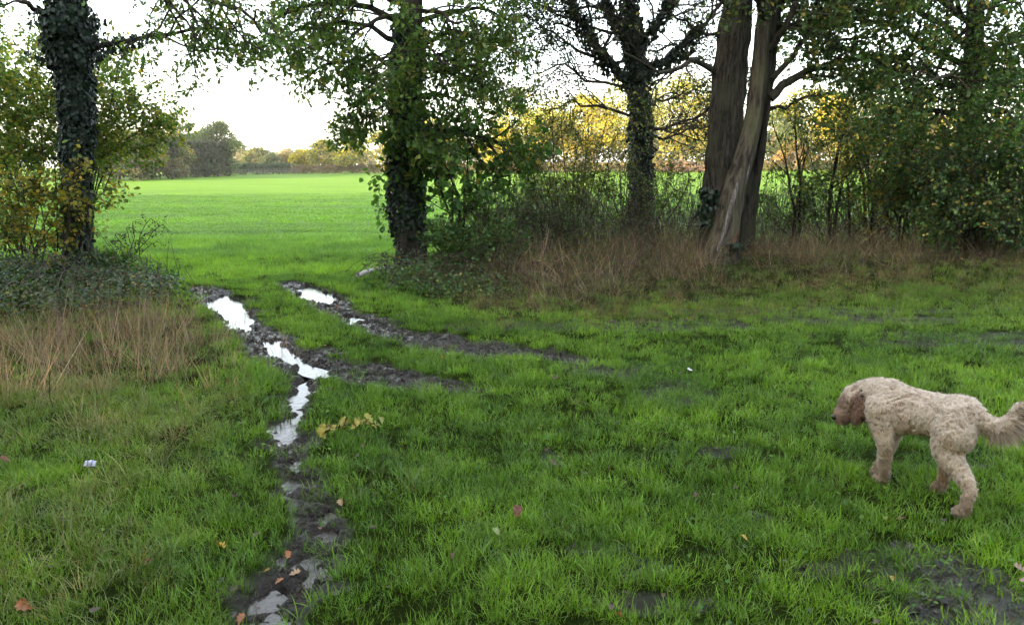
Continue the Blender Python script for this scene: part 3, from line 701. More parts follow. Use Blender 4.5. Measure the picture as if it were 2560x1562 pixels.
# ------------------------------------------------------------------ slimmer ivied tree behind the hedge
def mid_tree():
    rng = np.random.default_rng(303)
    b = np.append(at(1600, 560, 15.2)[:2], 0); b[2] = hz(b[0], b[1]); Y = b[1]
    root = thing("ivy_clad_tree", b, "black ivied tree with forked bare limbs just left of the twin trunks", "tree")
    P = curve([b - [0, 0, .2], at(1602, 480, Y), at(1604, 380, Y), at(1598, 260, Y), at(1585, 120, Y), at(1572, 0, Y), at(1560, -250, Y), at(1555, -900, Y)], 28)
    r = np.interp(np.arange(28), [0, 8, 16, 27], [.19, .155, .15, .06])
    out = {'poly': [], 'tips': []}
    cfg = dict(n=[9, 6, 3], L=[1.5, .7, .34], ang=.8, up=.12, droop=.0, wob=.22, rk=.55, t0=[.2, .2, .2], rmin=.0055)
    thick = []
    for pts, dy, rr in [([(1580, 205), (1535, 175), (1500, 135), (1460, 70), (1420, 0), (1390, -60)], -.5, .10), ([(1600, 190), (1650, 160), (1710, 110), (1760, 70), (1800, 10)], .4, .09),
                        ([(1585, 120), (1640, 60), (1680, 0), (1720, -80)], -.4, .07), ([(1580, 110), (1530, 40), (1500, -40)], .3, .07)]:
        m = len(pts); q = curve([at(px, py, Y + dy * i / (m - 1)) for i, (px, py) in enumerate(pts)], 10, rng, .03)
        rad = np.linspace(rr, rr * .3, 10); thick.append((q, rad)); grow(rng, q, rad, 0, cfg, out)
    for pts, dy in [([(1600, 235), (1480, 200), (1400, 165), (1340, 190)], -.6), ([(1600, 300), (1500, 270), (1430, 250), (1380, 280)], -.5), ([(1610, 335), (1690, 310), (1760, 280), (1800, 260)], -.7),
                    ([(1610, 345), (1680, 340), (1750, 300)], .3), ([(1600, 270), (1660, 250), (1720, 230)], .5), ([(1590, 150), (1500, 150), (1400, 90), (1350, 60)], -1), ([(1590, 60), (1480, 20), (1400, 30), (1340, 10)], -1)]:
        m = len(pts); q = curve([at(px, py, Y + dy * i / (m - 1)) for i, (px, py) in enumerate(pts)], 9, rng, .04)
        grow(rng, q, np.linspace(.035, .012, 9), 0, cfg, out)
    n1 = len(out['tips'])
    for k in range(14):
        py = rng.uniform(-900, -150); p = at(1560, py, Y); a = rng.uniform(0, 6.28); d = np.array([math.cos(a), math.sin(a), .5])
        grow(rng, np.array([p + d * s for s in np.linspace(0, 2.6, 6)]), np.linspace(.06, .02, 6), 0, dict(cfg, n=[5, 4], L=[1.2, .7]), out)
    c1 = twig_leaves(rng, out['tips'][:n1], 7.0, .065, [(.018, .03, .012), (.03, .045, .016), (.05, .06, .02)], (4, 3, 1), LEAF2, .06)
    c2 = twig_leaves(rng, out['tips'][n1:], 12, .22, G_OAK, (4, 3, 2, .6), LEAF2, .2)
    dk = ((.005, .012, .006), (.009, .020, .010), (.014, .028, .012), (.03, .045, .02))
    ivy = cat_geo(ivy_on(rng, P, r, 5200, .075, .11, .03, .75, dk), *[ivy_on(rng, q, rad * 1.1, 800, .075, .12, 0, .75, dk) for q, rad in thick])
    add_tree_parts(root, lumpy_trunk(P, r * .95, 16, 5, .12, .3), M_BARK_DARK, out['poly'], M_TWIG, cat_geo(c1, c2), ivy)
mid_tree()

# ------------------------------------------------------------------ twin-stemmed tree with torn bark
def twin_tree():
    rng = np.random.default_rng(404)
    b = gpt(1800, 690); b[2] = hz(b[0], b[1]); Y = 11.7; b[1] = Y; b[0] = at(1805, 650, Y)[0]; b[2] = hz(b[0], Y)
    root = thing("twin_stemmed_tree", b, "big grey twin-stemmed tree with torn pale bark rising from the hedgerow", "tree")
    def stem(name, pts, rad, m, seed, lump=.14, sides=24, flare=0.0, n=40, lab=None, parent=root, ridge=0.0):
        P = curve([at(px, py, Y + d) for px, py, d in pts], n); r = np.interp(np.linspace(0, 1, n), np.linspace(0, 1, len(rad)), rad)
        o = link(name, new_mesh(name, *lumpy_trunk(P, r, sides, seed, lump, flare, ridge), m, smooth=True), parent)
        if lab: o["label"] = lab
        return P, r, o
    # left stem: rough and upright
    stem("trunk", [(1790, 705, .05), (1792, 620, .05), (1797, 500, .05), (1808, 350, .05), (1822, 200, .05), (1838, 60, .05), (1845, -60, .05), (1850, -400, .05), (1840, -1100, .05)],
         [.30, .24, .23, .235, .225, .215, .20, .15, .07], M_BARK_GREY, 41, .13, 96, .9, 120, "rough straight left stem", ridge=.20)
    # right stem behind, leaning away to the right
    stem("trunk", [(1835, 705, .30), (1850, 600, .28), (1866, 480, .28), (1885, 350, .28), (1902, 220, .26), (1915, 100, .25), (1925, 0, .25), (1945, -200, .3), (1990, -900, .4)],
         [.24, .20, .185, .175, .17, .17, .16, .12, .05], M_BARK_GREY, 43, .10, 72, .6, 100, "right stem leaning away to the right", ridge=.14)
    # smooth bare front stem, torn at its foot
    P, r, s3 = stem("trunk", [(1786, 690, -.28), (1806, 610, -.26), (1822, 530, -.24), (1842, 450, -.20), (1866, 370, -.14), (1886, 280, -.06), (1898, 180, .0), (1908, 80, .05), (1915, -40, .1), (1925, -300, .2)],
         [.22, .20, .175, .155, .14, .125, .115, .10, .08, .03], M_BARK_PALE, 47, .22, 48, .5, 80, "smooth pale front stem with torn bark", ridge=.06)
    for pts, w, m, nm in [([(1792, 630, -.47), (1812, 575, -.45), (1832, 500, -.40), (1850, 440, -.34)], .030, M_DEADWOOD, "bare_wood_scar"),
                          ([(1862, 470, -.31), (1876, 400, -.25), (1893, 330, -.17), (1905, 270, -.09)], .011, M_DEADWOOD, "bare_wood_scar"),
                          ([(1815, 690, -.44), (1825, 640, -.42), (1834, 590, -.36), (1840, 540, -.32)], .06, M_REDWOOD, "exposed_heartwood"),
                          ([(1788, 700, -.47), (1796, 668, -.45), (1802, 645, -.42), (1806, 620, -.40)], .055, M_REDWOOD, "exposed_heartwood"),
                          ([(1893, 440, .0), (1905, 360, .05), (1918, 280, .1), (1922, 210, .12)], .03, M_BARK_DARK, "bark_split")]:
        q = curve([at(px, py, Y + d) for px, py, d in pts], 14); w_ = w * np.sin(np.linspace(.25, 2.9, 14)) + .006
        link(nm, new_mesh(nm, *lumpy_trunk(q, w_, 10, 13, .3), m, smooth=True), s3)
    # hole at the foot: solid near-black oval carrying its inner shade as colour
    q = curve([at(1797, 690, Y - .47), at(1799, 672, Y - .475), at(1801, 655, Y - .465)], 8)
    link("hollow_shade", new_mesh("hollow_shade", *lumpy_trunk(q, [.008, .022, .03, .034, .034, .028, .018, .006], 12, 3, .2), plain("hollow_shade_colour", (.006, .004, .003), .95), smooth=True), s3)
    out = {'poly': [], 'tips': []}
    cfg = dict(n=[6, 4, 3], L=[1.0, .5, .26], ang=.85, up=.08, droop=-.01, wob=.2, rk=.5, t0=[.35, .2, .2])
    bare = [([(1800, 190), (1765, 168), (1735, 145), (1705, 168), (1660, 180), (1610, 165), (1560, 125)], -.9, .05), ([(1800, 95), (1740, 70), (1690, 40), (1640, 30)], -.6, .03),
            ([(1845, 40), (1800, 0), (1740, -40)], -.7, .045), ([(1800, 300), (1750, 320), (1700, 300), (1660, 330)], -.4, .02)]
    leafy = [([(1925, 245), (1960, 215), (2000, 190), (2060, 165), (2130, 150), (2210, 160)], .2, .075), ([(1922, 120), (1950, 90), (1975, 40), (2000, -30)], -.4, .07), ([(1920, 60), (1905, 20), (1900, -50)], -.6, .08),
             ([(1930, 200), (1985, 130), (2040, 60), (2110, 0)], .3, .05), ([(1925, 270), (1970, 265), (2020, 240), (2080, 235)], -.3, .03), ([(1940, 10), (2010, -10), (2100, 10), (2180, 60)], -.2, .05), ([(1935, 60), (2000, 70), (2080, 100), (2150, 100)], .6, .05)]
    for L, c in ((bare, dict(cfg, n=[6, 4, 2])), (leafy, cfg)):
        s0 = len(out['tips'])
        for pts, dy, rr in L:
            m = len(pts); q = curve([at(px, py, Y + .1 + dy * i / (m - 1)) for i, (px, py) in enumerate(pts)], 11, rng, .02)
            grow(rng, q, np.linspace(rr, rr * .35, 11), 0, c, out)
        if L is bare: nb = len(out['tips'])
    n1 = len(out['tips'])
    for k in range(20):
        py = rng.uniform(-1100, -200); p = at(1860 + rng.uniform(0, 90), py, Y); a = rng.uniform(0, 6.28); d = np.array([math.cos(a), math.sin(a), .45])
        grow(rng, np.array([p + d * s for s in np.linspace(0, rng.uniform(2, 3.8), 6)]), np.linspace(.06, .02, 6), 0, dict(cfg, n=[5, 4], L=[1.2, .7]), out)
    g = [(.042, .08, .024), (.06, .11, .028), (.10, .14, .032), (.20, .18, .04)]
    c = cat_geo(twig_leaves(rng, out['tips'][:nb], 1.5, .06, g, (4, 3, 2, 1), LEAF2, .05), twig_leaves(rng, out['tips'][nb:n1], 9, .075, g, (4, 3, 2, 1), LEAF4, .06), twig_leaves(rng, out['tips'][n1:], 14, .22, G_OAK, (4, 3, 2, .6), LEAF2, .2))
    iv = cat_geo(ivy_on(rng, curve([at(1775, 560, Y - .1), at(1772, 510, Y - .1), at(1778, 470, Y - .1)], 8), np.full(8, .06), 420, .07, .16), ivy_on(rng, curve([at(1815, 660, Y - .4), at(1835, 600, Y - .4)], 8), np.full(8, .06), 160, .07, .1))
    add_tree_parts(root, None, None, out['poly'], M_BARK_GREY, c, iv)
twin_tree()

# ------------------------------------------------------------------ shrubs and saplings
def shrub(name, label, base, stems, cfg, leaf, seed, cat="shrub", group=None, stem_mat=None, crown_mat=None, stem_r=.016):
    """stems: list of pixel polylines with a depth each; leaf: (per twig, size, colours, weights, shape)"""
    rng = np.random.default_rng(seed); base = np.array(base, float); base[2] = hz(base[0], base[1])
    root = thing(name, base, label, cat, group); out = {'poly': [], 'tips': []}
    for st in stems:
        P = curve([base + np.array([rng.normal(0, .07), rng.normal(0, .07), -.08])] + [at(px, py, Y) for px, py, Y in st], 10, rng, .012)
        grow(rng, P, np.linspace(stem_r, stem_r * .3, 10), 0, cfg, out)
    per, size, cols, w, shape = leaf
    add_tree_parts(root, None, None, out['poly'], stem_mat or M_TWIG, twig_leaves(rng, out['tips'], per, size, cols, w, shape, size * .6, .8), None, "foliage", crown_mat)
    return root
CF_H = dict(n=[6, 4, 3], L=[.95, .5, .26], ang=.75, up=.12, droop=-.03, wob=.2, rk=.5, t0=[.3, .2, .2], rmin=.0028)
# left: yellowing hazel filling the left edge
shrub("hazel_shrub", "large yellow-green hazel shrub filling the left edge behind the ivied tree", at(60, 600, 13.2) * [1, 1, 0],
      [[(20 + 40 * k, 480, 13.2), (-10 + 46 * k, 330, 13.1 - .1 * k), (-60 + 60 * k + 8 * (k % 3), 110 + 25 * (k % 4), 13 - .15 * k)] for k in range(7)]
      + [[(40, 480, 12.6), (0, 380, 12.2), (-40, 250, 12.0)], [(90, 480, 12.6), (110, 380, 12.3), (70, 200, 12.2)]],
      dict(CF_H, n=[9, 6, 3], L=[1.0, .5, .26]), (11.0, .072, G_HAZEL, (4, 4, 3, .7), LEAF2), 1)
shrub("hazel_shrub", "fan of yellow-green hazel branches reaching right over the field behind the ivied tree", at(215, 640, 12.9) * [1, 1, 0],
      [[(230, 480, 12.9), (260, 380, 12.9), (330, 290, 12.9), (385, 285, 12.9)], [(235, 500, 12.9), (280, 410, 12.8), (350, 370, 12.7), (430, 350, 12.6)], [(230, 480, 13), (250, 330, 13), (270, 200, 13.1)],
       [(230, 480, 13), (240, 360, 13.1), (305, 240, 13.2)], [(235, 500, 12.9), (262, 380, 12.6), (370, 330, 12.5)]],
      dict(CF_H, n=[8, 5, 3], L=[.55, .34, .2], t0=[.55, .2, .2], bias=(0, 0, .1)), (7.5, .072, G_HAZEL, (4, 4, 3, .8), LEAF2), 2)
shrub("hazel_shrub", "low dark shrub dotted with round yellow leaves at the foot of the left edge", at(90, 690, 11.2) * [1, 1, 0],
      [[(40 + 24 * k, 640, 11.2), (0 + 36 * k, 560, 11.1), (-30 + 42 * k, 450 + 12 * (k % 3), 11.0)] for k in range(7)],
      dict(CF_H, n=[8, 4, 3], L=[.5, .3, .18], bias=(-.15, 0, 0)), (5.0, .072, [(.05, .085, .018), (.14, .17, .03), (.34, .29, .045), (.38, .27, .04)], (3, 3, 3, 1), LEAF4), 3)
shrub("hazel_shrub", "thin spray of pale yellow leaves crossing the front of the ivied trunk", at(150, 705, 10.9) * [1, 1, 0],
      [[(165, 600, 10.9), (180, 480, 10.9), (205, 310, 10.9)], [(160, 610, 10.9), (175, 520, 10.8), (200, 420, 10.8)]],
      dict(CF_H, n=[5, 3], L=[.35, .2]), (2.2, .085, [(.10, .15, .03), (.22, .22, .04), (.30, .27, .05)], (2, 3, 2), LEAF4), 4)
shrub("nettle_clump", "low clump of pale green leaves at the right foot of the ivied tree", at(260, 690, 11.5) * [1, 1, 0],
      [[(215 + 14 * k, 665, 11.4), (212 + 18 * k, 640 + 6 * (k % 3), 11.3)] for k in range(7)],
      dict(CF_H, n=[6, 4], L=[.2, .14]), (5.0, .06, [(.04, .10, .02), (.07, .15, .03), (.14, .18, .03)], (3, 4, 1), LEAF4), 5, "plant")
# dead weed stems against the field
def dead_weed():
    rng = np.random.default_rng(6); b = gpt(325, 672); b[2] = hz(b[0], b[1])
    root = thing("dead_weed", b, "arching black dead weed stems with seed heads against the bright field", "plant"); out = {'poly': [], 'tips': []}
    for top in [(385, 545), (410, 560), (345, 550), (300, 580), (290, 600), (375, 580), (330, 565), (400, 600), (355, 600)]:
        P = curve([b + [rng.normal(0, .12), rng.normal(0, .1), -.05], at(325 + (top[0] - 325) * .35, (672 + top[1]) / 2, b[1]), at(top[0] - 12, top[1] + 4, b[1]), at(top[0] + 8, top[1] + 12, b[1])], 10, rng, .008)
        grow(rng, P, np.linspace(.009, .004, 10), 0, dict(n=[7], L=[.24], ang=.8, up=.05, droop=-.12, wob=.25, rk=.6, t0=[.35], m=[5], rmin=.003), out)
    link("stems", new_mesh("stems", *tubes(out['poly']), M_TWIG, smooth=True), root)
    V, F, C = twig_leaves(rng, out['tips'], 4, .035, [(.02, .018, .012), (.035, .03, .018)], None, LEAF4, .015)
    link("seed_heads", new_mesh("seed_heads", V, F, M_LEAF, col=C), root, kind="stuff")
dead_weed()
# centre: hazel saplings beside the oak
G_MID = [(.042, .115, .023), (.068, .16, .03), (.10, .19, .034), (.28, .24, .04)]
shrub("hazel_sapling", "broad-leaved green sapling on thin black stems just right of the oak", at(1135, 640, 12.3) * [1, 1, 0],
      [[(1130, 560, 12.3), (1132, 430, 12.3), (1120, 300, 12.2)], [(1160, 560, 12.4), (1168, 430, 12.4), (1175, 280, 12.3)], [(1140, 560, 12.3), (1210, 480, 12.2), (1300, 420, 12.1)],
       [(1125, 540, 12.2), (1090, 430, 12.0), (1065, 350, 11.9)], [(1150, 540, 12.3), (1110, 400, 12.0), (1075, 300, 11.9)], [(1150, 560, 12.3), (1240, 450, 12.4), (1280, 440, 12.4)]],
      dict(CF_H, n=[8, 4, 3], L=[.8, .45, .25]), (2.7, .125, G_MID, (4, 4, 2, .3), LEAF4), 11, "sapling", None, M_BARK_DARK, None, .028)
shrub("hazel_sapling", "leafy shoots hugging the oak trunk and hiding its middle", at(1015, 660, 12.5) * [1, 1, 0],
      [[(1000, 500, 12.4), (985, 450, 12.4), (975, 400, 12.3)], [(1030, 560, 12.4), (1040, 440, 12.3), (1030, 330, 12.2)], [(1040, 540, 12.4), (1060, 430, 12.3), (1080, 350, 12.2)], [(990, 560, 12.6), (972, 500, 12.6), (965, 460, 12.6)], [(1035, 560, 12.4), (1010, 440, 12.3), (990, 330, 12.3)]],
      dict(CF_H, n=[5, 3, 2], L=[.32, .2, .14]), (4.5, .11, G_MID, (4, 4, 2, .5), LEAF4), 12, "sapling")
shrub("hawthorn_bush", "grey-green small-leaved hawthorn between the broad sapling and the black ivied tree", at(1420, 640, 13.2) * [1, 1, 0],
      [[(1420 + (k - 4) * 12, 560, 13.2), (1410 + (k - 4) * 26, 430, 13.1), (1405 + (k - 4) * 34 + 10 * (k % 2), 270 + 30 * (k % 3), 13.0)] for k in range(9)],
      dict(CF_H, n=[9, 5, 3], L=[.8, .4, .2], ang=.95), (5.0, .048, [(.07, .10, .028), (.11, .135, .035), (.18, .17, .04)], (3, 3, 2), LEAF2), 13, "bush")
shrub("hawthorn_bush", "small-leaved bush at the foot of the black ivied tree", at(1600, 630, 13.0) * [1, 1, 0],
      [[(1600 + (k - 3) * 16, 580, 13.0), (1600 + (k - 3) * 34, 500, 13.0), (1600 + (k - 3) * 42, 430 + 20 * (k % 3), 12.9)] for k in range(7)],
      dict(CF_H, n=[8, 4, 3], L=[.6, .35, .2], ang=.95), (4.0, .05, [(.035, .06, .018), (.05, .085, .022), (.08, .10, .03)], (3, 3, 2), LEAF2), 14, "bush")
shrub("hedge_bush", "dense low green bush below the broad sapling by the oak foot", at(1180, 700, 11.2) * [1, 1, 0],
      [[(1180 + (k - 3) * 20, 670, 11.2), (1180 + (k - 3) * 28, 630, 11.1), (1180 + (k - 3) * 32, 590 + 14 * (k % 3), 11.1)] for k in range(7)],
      dict(CF_H, n=[7, 4, 3], L=[.42, .26, .16]), (3.6, .065, [(.03, .075, .018), (.048, .115, .026), (.08, .14, .03), (.17, .18, .035)], (4, 4, 2, .6), LEAF4), 15, "bush")
shrub("hedge_bush", "dark tangled bush between hawthorn and low green bush", at(1330, 680, 12.0) * [1, 1, 0],
      [[(1330 + (k - 4) * 22, 650, 12.0), (1330 + (k - 4) * 34, 590, 12.0), (1330 + (k - 4) * 42, 530 + 14 * (k % 3), 12.0)] for k in range(9)],
      dict(CF_H, n=[9, 5, 3], L=[.5, .3, .18]), (2.4, .055, [(.04, .07, .02), (.05, .08, .022), (.08, .08, .03)], (4, 4, 1), LEAF2), 16, "bush")
# bare thin saplings on the right
rs = np.random.default_rng(77)
SAP = [("leaning bare sapling nearest the twin trunks on the right", 1985, [(1975, 470), (1960, 400), (1930, 300)]), ("straight dark sapling with forked top right of the twin trunks", 2005, [(1998, 470), (1992, 380), (1990, 290)]),
       ("crooked sapling bending right in the right thicket", 2070, [(2080, 470), (2100, 360), (2130, 250)]), ("slim upright sapling beside the crooked one", 2125, [(2118, 470), (2120, 380), (2115, 290)]),
       ("pair-stemmed sapling in the middle of the right thicket", 2165, [(2160, 480), (2145, 400), (2110, 300)]), ("whip-thin sapling leaning left in the right thicket", 2195, [(2180, 470), (2155, 390), (2150, 320)]),
       ("thin sapling at the dark right end of the thicket", 2260, [(2255, 480), (2262, 400), (2290, 300)])]
for k, (lab, bx, st) in enumerate(SAP):
    Yk = 13.2 + .25 * (k % 3)
    shrub("sapling", lab, at(bx, 600, Yk) * [1, 1, 0], [[(px, py, Yk) for px, py in st]] + ([[(st[0][0] + 25, st[0][1] - 10, Yk), (st[1][0] + 60, st[1][1] - 30, Yk)]] if k % 2 == 0 else []),
          dict(CF_H, n=[7, 3, 2], L=[.8, .4, .22]), (5.0, .055, [(.045, .09, .02), (.09, .13, .03), (.22, .19, .035)], (3, 3, 1.2), LEAF4), 30 + k, "sapling", "thin saplings in the right thicket", M_BARK_DARK, None, .026 + .006 * (k % 3))
shrub("hedge_bush", "loose green bush low in the right thicket behind the saplings", at(2080, 640, 13.6) * [1, 1, 0],
      [[(2080 + (k - 4) * 26, 590, 13.6), (2080 + (k - 4) * 42, 530, 13.5), (2080 + (k - 4) * 50, 470 + 16 * (k % 3), 13.4)] for k in range(9)],
      dict(CF_H, n=[6, 4, 3], L=[.6, .35, .2]), (5.5, .055, [(.03, .065, .018), (.05, .095, .022), (.09, .12, .03)], (3, 3, 1.5), LEAF4), 40, "bush")
shrub("hazel_shrub", "yellowing shrub under the dark tree at the right", at(2290, 640, 12.9) * [1, 1, 0],
      [[(2290 + (k - 3) * 20, 560, 12.9), (2290 + (k - 3) * 34, 470, 12.8), (2290 + (k - 3) * 46, 340 + 22 * (k % 3), 12.7)] for k in range(7)],
      dict(CF_H, n=[8, 5, 3], L=[.7, .4, .22]), (8.0, .06, [(.06, .10, .024), (.12, .15, .03), (.28, .22, .035), (.38, .26, .035)], (3, 4, 2, 1), LEAF4), 41)
# ------------------------------------------------------------------ dark spreading tree at the right edge
def right_tree():
    rng = np.random.default_rng(505); b = np.append(at(2450, 600, 12.4)[:2], 0); b[2] = hz(b[0], b[1]); Y = b[1]
    root = thing("spreading_tree", b, "dense dark green tree arching over the right edge of the photograph", "tree")
    P = curve([b - [0, 0, .2], at(2440, 480, Y), at(2425, 350, Y), at(2430, 200, Y), at(2440, 0, Y), at(2440, -400, Y), at(2450, -1000, Y)], 24)
    r = np.interp(np.arange(24), [0, 10, 23], [.21, .17, .06]); out = {'poly': [], 'tips': []}
    cfg = dict(n=[8, 6, 4], L=[1.25, .6, .3], ang=.9, up=.0, droop=-.05, wob=.2, rk=.5, t0=[.15, .15, .15])
    for pts, dy in [([(2420, 250), (2350, 200), (2270, 160), (2180, 140), (2090, 120)], -.6), ([(2425, 200), (2340, 120), (2230, 70), (2100, 40), (2000, 30)], .4), ([(2430, 120), (2330, 40), (2220, 0), (2080, -30)], -.8),
                    ([(2430, 60), (2320, -30), (2200, -50), (2060, -20)], .6), ([(2430, 300), (2370, 290), (2300, 270), (2220, 270)], -.8), ([(2430, 350), (2380, 370), (2330, 390), (2280, 420)], .4),
                    ([(2430, 250), (2480, 200), (2540, 180), (2620, 180)], -.8), ([(2430, 180), (2500, 110), (2570, 80), (2640, 60)], .3), ([(2440, 60), (2510, 0), (2600, -20)], -.6), ([(2430, 330), (2490, 310), (2560, 320), (2640, 340)], -.6),
                    ([(2435, 420), (2490, 410), (2560, 430), (2620, 470)], -.5), ([(2430, 100), (2430, 60), (2400, 20), (2380, -60)], -1.6), ([(2430, 200), (2420, 190), (2380, 180), (2330, 210)], -1.6), ([(2430, 260), (2450, 260), (2480, 270), (2530, 290)], -1.7),
                    ([(2435, 440), (2400, 440), (2360, 460), (2340, 500)], -.7), ([(2440, 470), (2480, 480), (2530, 510), (2580, 540)], -.8)]:
        m = len(pts); q = curve([at(px, py, Y + dy * i / (m - 1)) for i, (px, py) in enumerate(pts)], 9, rng, .04)
        grow(rng, q, np.linspace(.06, .018, 9), 0, cfg, out)
    n1 = len(out['tips'])
    for k in range(16):
        py = rng.uniform(-1000, -150); p = at(2440, py, Y); a = rng.uniform(0, 6.28); d = np.array([math.cos(a), math.sin(a), .45])
        grow(rng, np.array([p + d * s for s in np.linspace(0, rng.uniform(2, 3.6), 6)]), np.linspace(.06, .02, 6), 0, dict(cfg, n=[5, 4], L=[1.2, .7]), out)
    g = [(.038, .09, .024), (.058, .125, .03), (.09, .155, .035), (.24, .21, .04)]
    c = cat_geo(twig_leaves(rng, out['tips'][:n1], 13, .075, g, (4, 4, 2, .9), LEAF2, .09), twig_leaves(rng, out['tips'][n1:], 14, .22, g, (4, 3, 2, .3), LEAF2, .2))
    add_tree_parts(root, lumpy_trunk(P, r, 16, 51, .14, .3), M_BARK_DARK, out['poly'], M_TWIG, c, None)
right_tree()
shrub("holly_bush", "dark green bush filling the lower right edge below the spreading tree", at(2470, 660, 11.3) * [1, 1, 0],
      [[(2470 + (k - 4) * 18, 600, 11.3), (2470 + (k - 4) * 34, 520, 11.2), (2470 + (k - 4) * 44, 420 + 24 * (k % 3), 11.2)] for k in range(9)],
      dict(CF_H, n=[9, 5, 3], L=[.6, .36, .2]), (5.0, .06, [(.03, .07, .02), (.05, .105, .028), (.09, .14, .034), (.24, .19, .035)], (4, 4, 2, 1), LEAF4), 42, "bush", None, None, M_IVY)

# ------------------------------------------------------------------ brambles (uncountable low cover)
def bramble(name, label, poly, dens, hgt, seed, size=.06, cols=((.018, .048, .020), (.030, .070, .028), (.055, .10, .035), (.16, .14, .04)), w=(4, 4, 2, .5), ymin=7, ymax=14, xl=(-10, 10), cane=.25):
    rng = np.random.default_rng(seed); n = int((xl[1] - xl[0]) * (ymax - ymin) * dens); x, y = rng.uniform(*xl, n), rng.uniform(ymin, ymax, n)
    hump = fbm(x * 1.1, y * 1.1, seed, 3)
    k = zone(x, y, poly) + (hump - .5) * .8 < 0; x, y, hump = x[k], y[k], hump[k]; n = len(x); z = height(x, y)
    pos = np.c_[x, y, z + hgt * (.25 + hump) * rng.random(n) ** .55]
    ax = rng.normal(0, 1, (n, 3)) * [1, 1, .45]; nr = rng.normal(0, .5, (n, 3)) + [0, -.25, 1]
    V, F, C = leaves(pos, ax, nr, size * rng.uniform(.6, 1.3, n), pal(rng, n, cols, w), LEAF4)
    o = link(name, new_mesh(name, V, F, M_BRAMBLE, col=C), None, label, "bramble", None, "stuff")
    canes = []
    for i in rng.choice(n, int(n * cane * .12), replace=False):
        a = rng.uniform(0, 6.28); L = rng.uniform(.5, 1.1); b = np.array([x[i], y[i], z[i]]); d = np.array([math.cos(a), math.sin(a), 0]); hh = hgt * rng.uniform(.6, 1.5)
        canes.append((curve([b, b + d * L * .3 + [0, 0, hh], b + d * L * .7 + [0, 0, hh * .9], b + d * L + [0, 0, .05]], 7, rng, .015), np.linspace(.005, .003, 7)))
    if canes: link("canes", new_mesh("canes", *tubes(canes), plain("cane_" + name, (.05, .032, .024), .6), smooth=True), o, kind="stuff")
bramble("bramble_patch", "glossy dark green bramble patch at the left edge below the ivied tree", Z_BRAM_L, 620, .42, 61, .046, ((.016, .040, .016), (.028, .062, .022), (.05, .09, .028), (.10, .07, .035), (.20, .17, .04)), (4, 4, 2, 1.2, .4), ymin=8, ymax=12.5, xl=(-9, -3.6), cane=.10)
bramble("bramble_patch", "small-leaved bramble and clover under the oak trunk", [(900, 690), (960, 668), (1060, 672), (1280, 700), (1300, 745), (1120, 752), (1010, 735), (930, 712)], 380, .32, 62, .05,
        ((.025, .065, .018), (.04, .10, .025), (.08, .13, .03), (.18, .16, .04)), ymin=8.5, ymax=13, xl=(-3.5, 1))
bramble("bramble_patch", "dull green bramble mixed through the dead stems under the right hedgerow", [(1150, 690), (1500, 668), (1800, 672), (2200, 652), (2800, 650), (2800, 590), (1900, 580), (1150, 630)], 190, .8, 63, .05,
        ((.03, .05, .02), (.045, .075, .026), (.07, .085, .035), (.14, .10, .04)), ymin=9.5, ymax=16, xl=(-1.5, 11), cane=.9)
bramble("bramble_patch", "bright low leafy cover below the dead weed at the field edge", [(230, 690), (330, 676), (420, 690), (450, 712), (400, 735), (300, 715)], 260, .22, 64, .06,
        ((.03, .09, .02), (.05, .13, .03), (.09, .15, .04)), (3, 3, 1), ymin=9, ymax=13, xl=(-8, -3.5))

bramble("bramble_thicket", "tall dull green bramble thicket behind the dead stems, left of the twin trunks", [(1230, 660), (1500, 640), (1760, 640), (1760, 610), (1500, 600), (1230, 625)], 300, 1.15, 65, .05,
        ((.03, .05, .02), (.05, .08, .026), (.08, .10, .035), (.12, .085, .04)), ymin=11, ymax=16, xl=(-1, 4.5), cane=.6)
bramble("bramble_thicket", "tall dull green bramble thicket behind the dead stems, right of the twin trunks", [(1890, 645), (2200, 640), (2700, 640), (2700, 600), (2200, 600), (1890, 605)], 260, 1.15, 66, .05,
        ((.03, .05, .02), (.05, .08, .026), (.08, .10, .035), (.12, .085, .04)), ymin=11, ymax=16, xl=(3.5, 12), cane=.6)
shrub("hazel_shrub", "tall yellow-green hazel screen behind the right thicket saplings", at(2170, 620, 14.6) * [1, 1, 0],
      [[(2170 + (k - 3) * 26, 520, 14.6), (2170 + (k - 3) * 50, 380, 14.5), (2170 + (k - 3) * 64, 190 + 30 * (k % 3), 14.4)] for k in range(7)],
      dict(CF_H, n=[9, 5, 3], L=[.9, .45, .25]), (7.0, .06, [(.05, .09, .022), (.10, .14, .03), (.20, .19, .035), (.30, .22, .035)], (4, 4, 2, 1), LEAF2), 43)

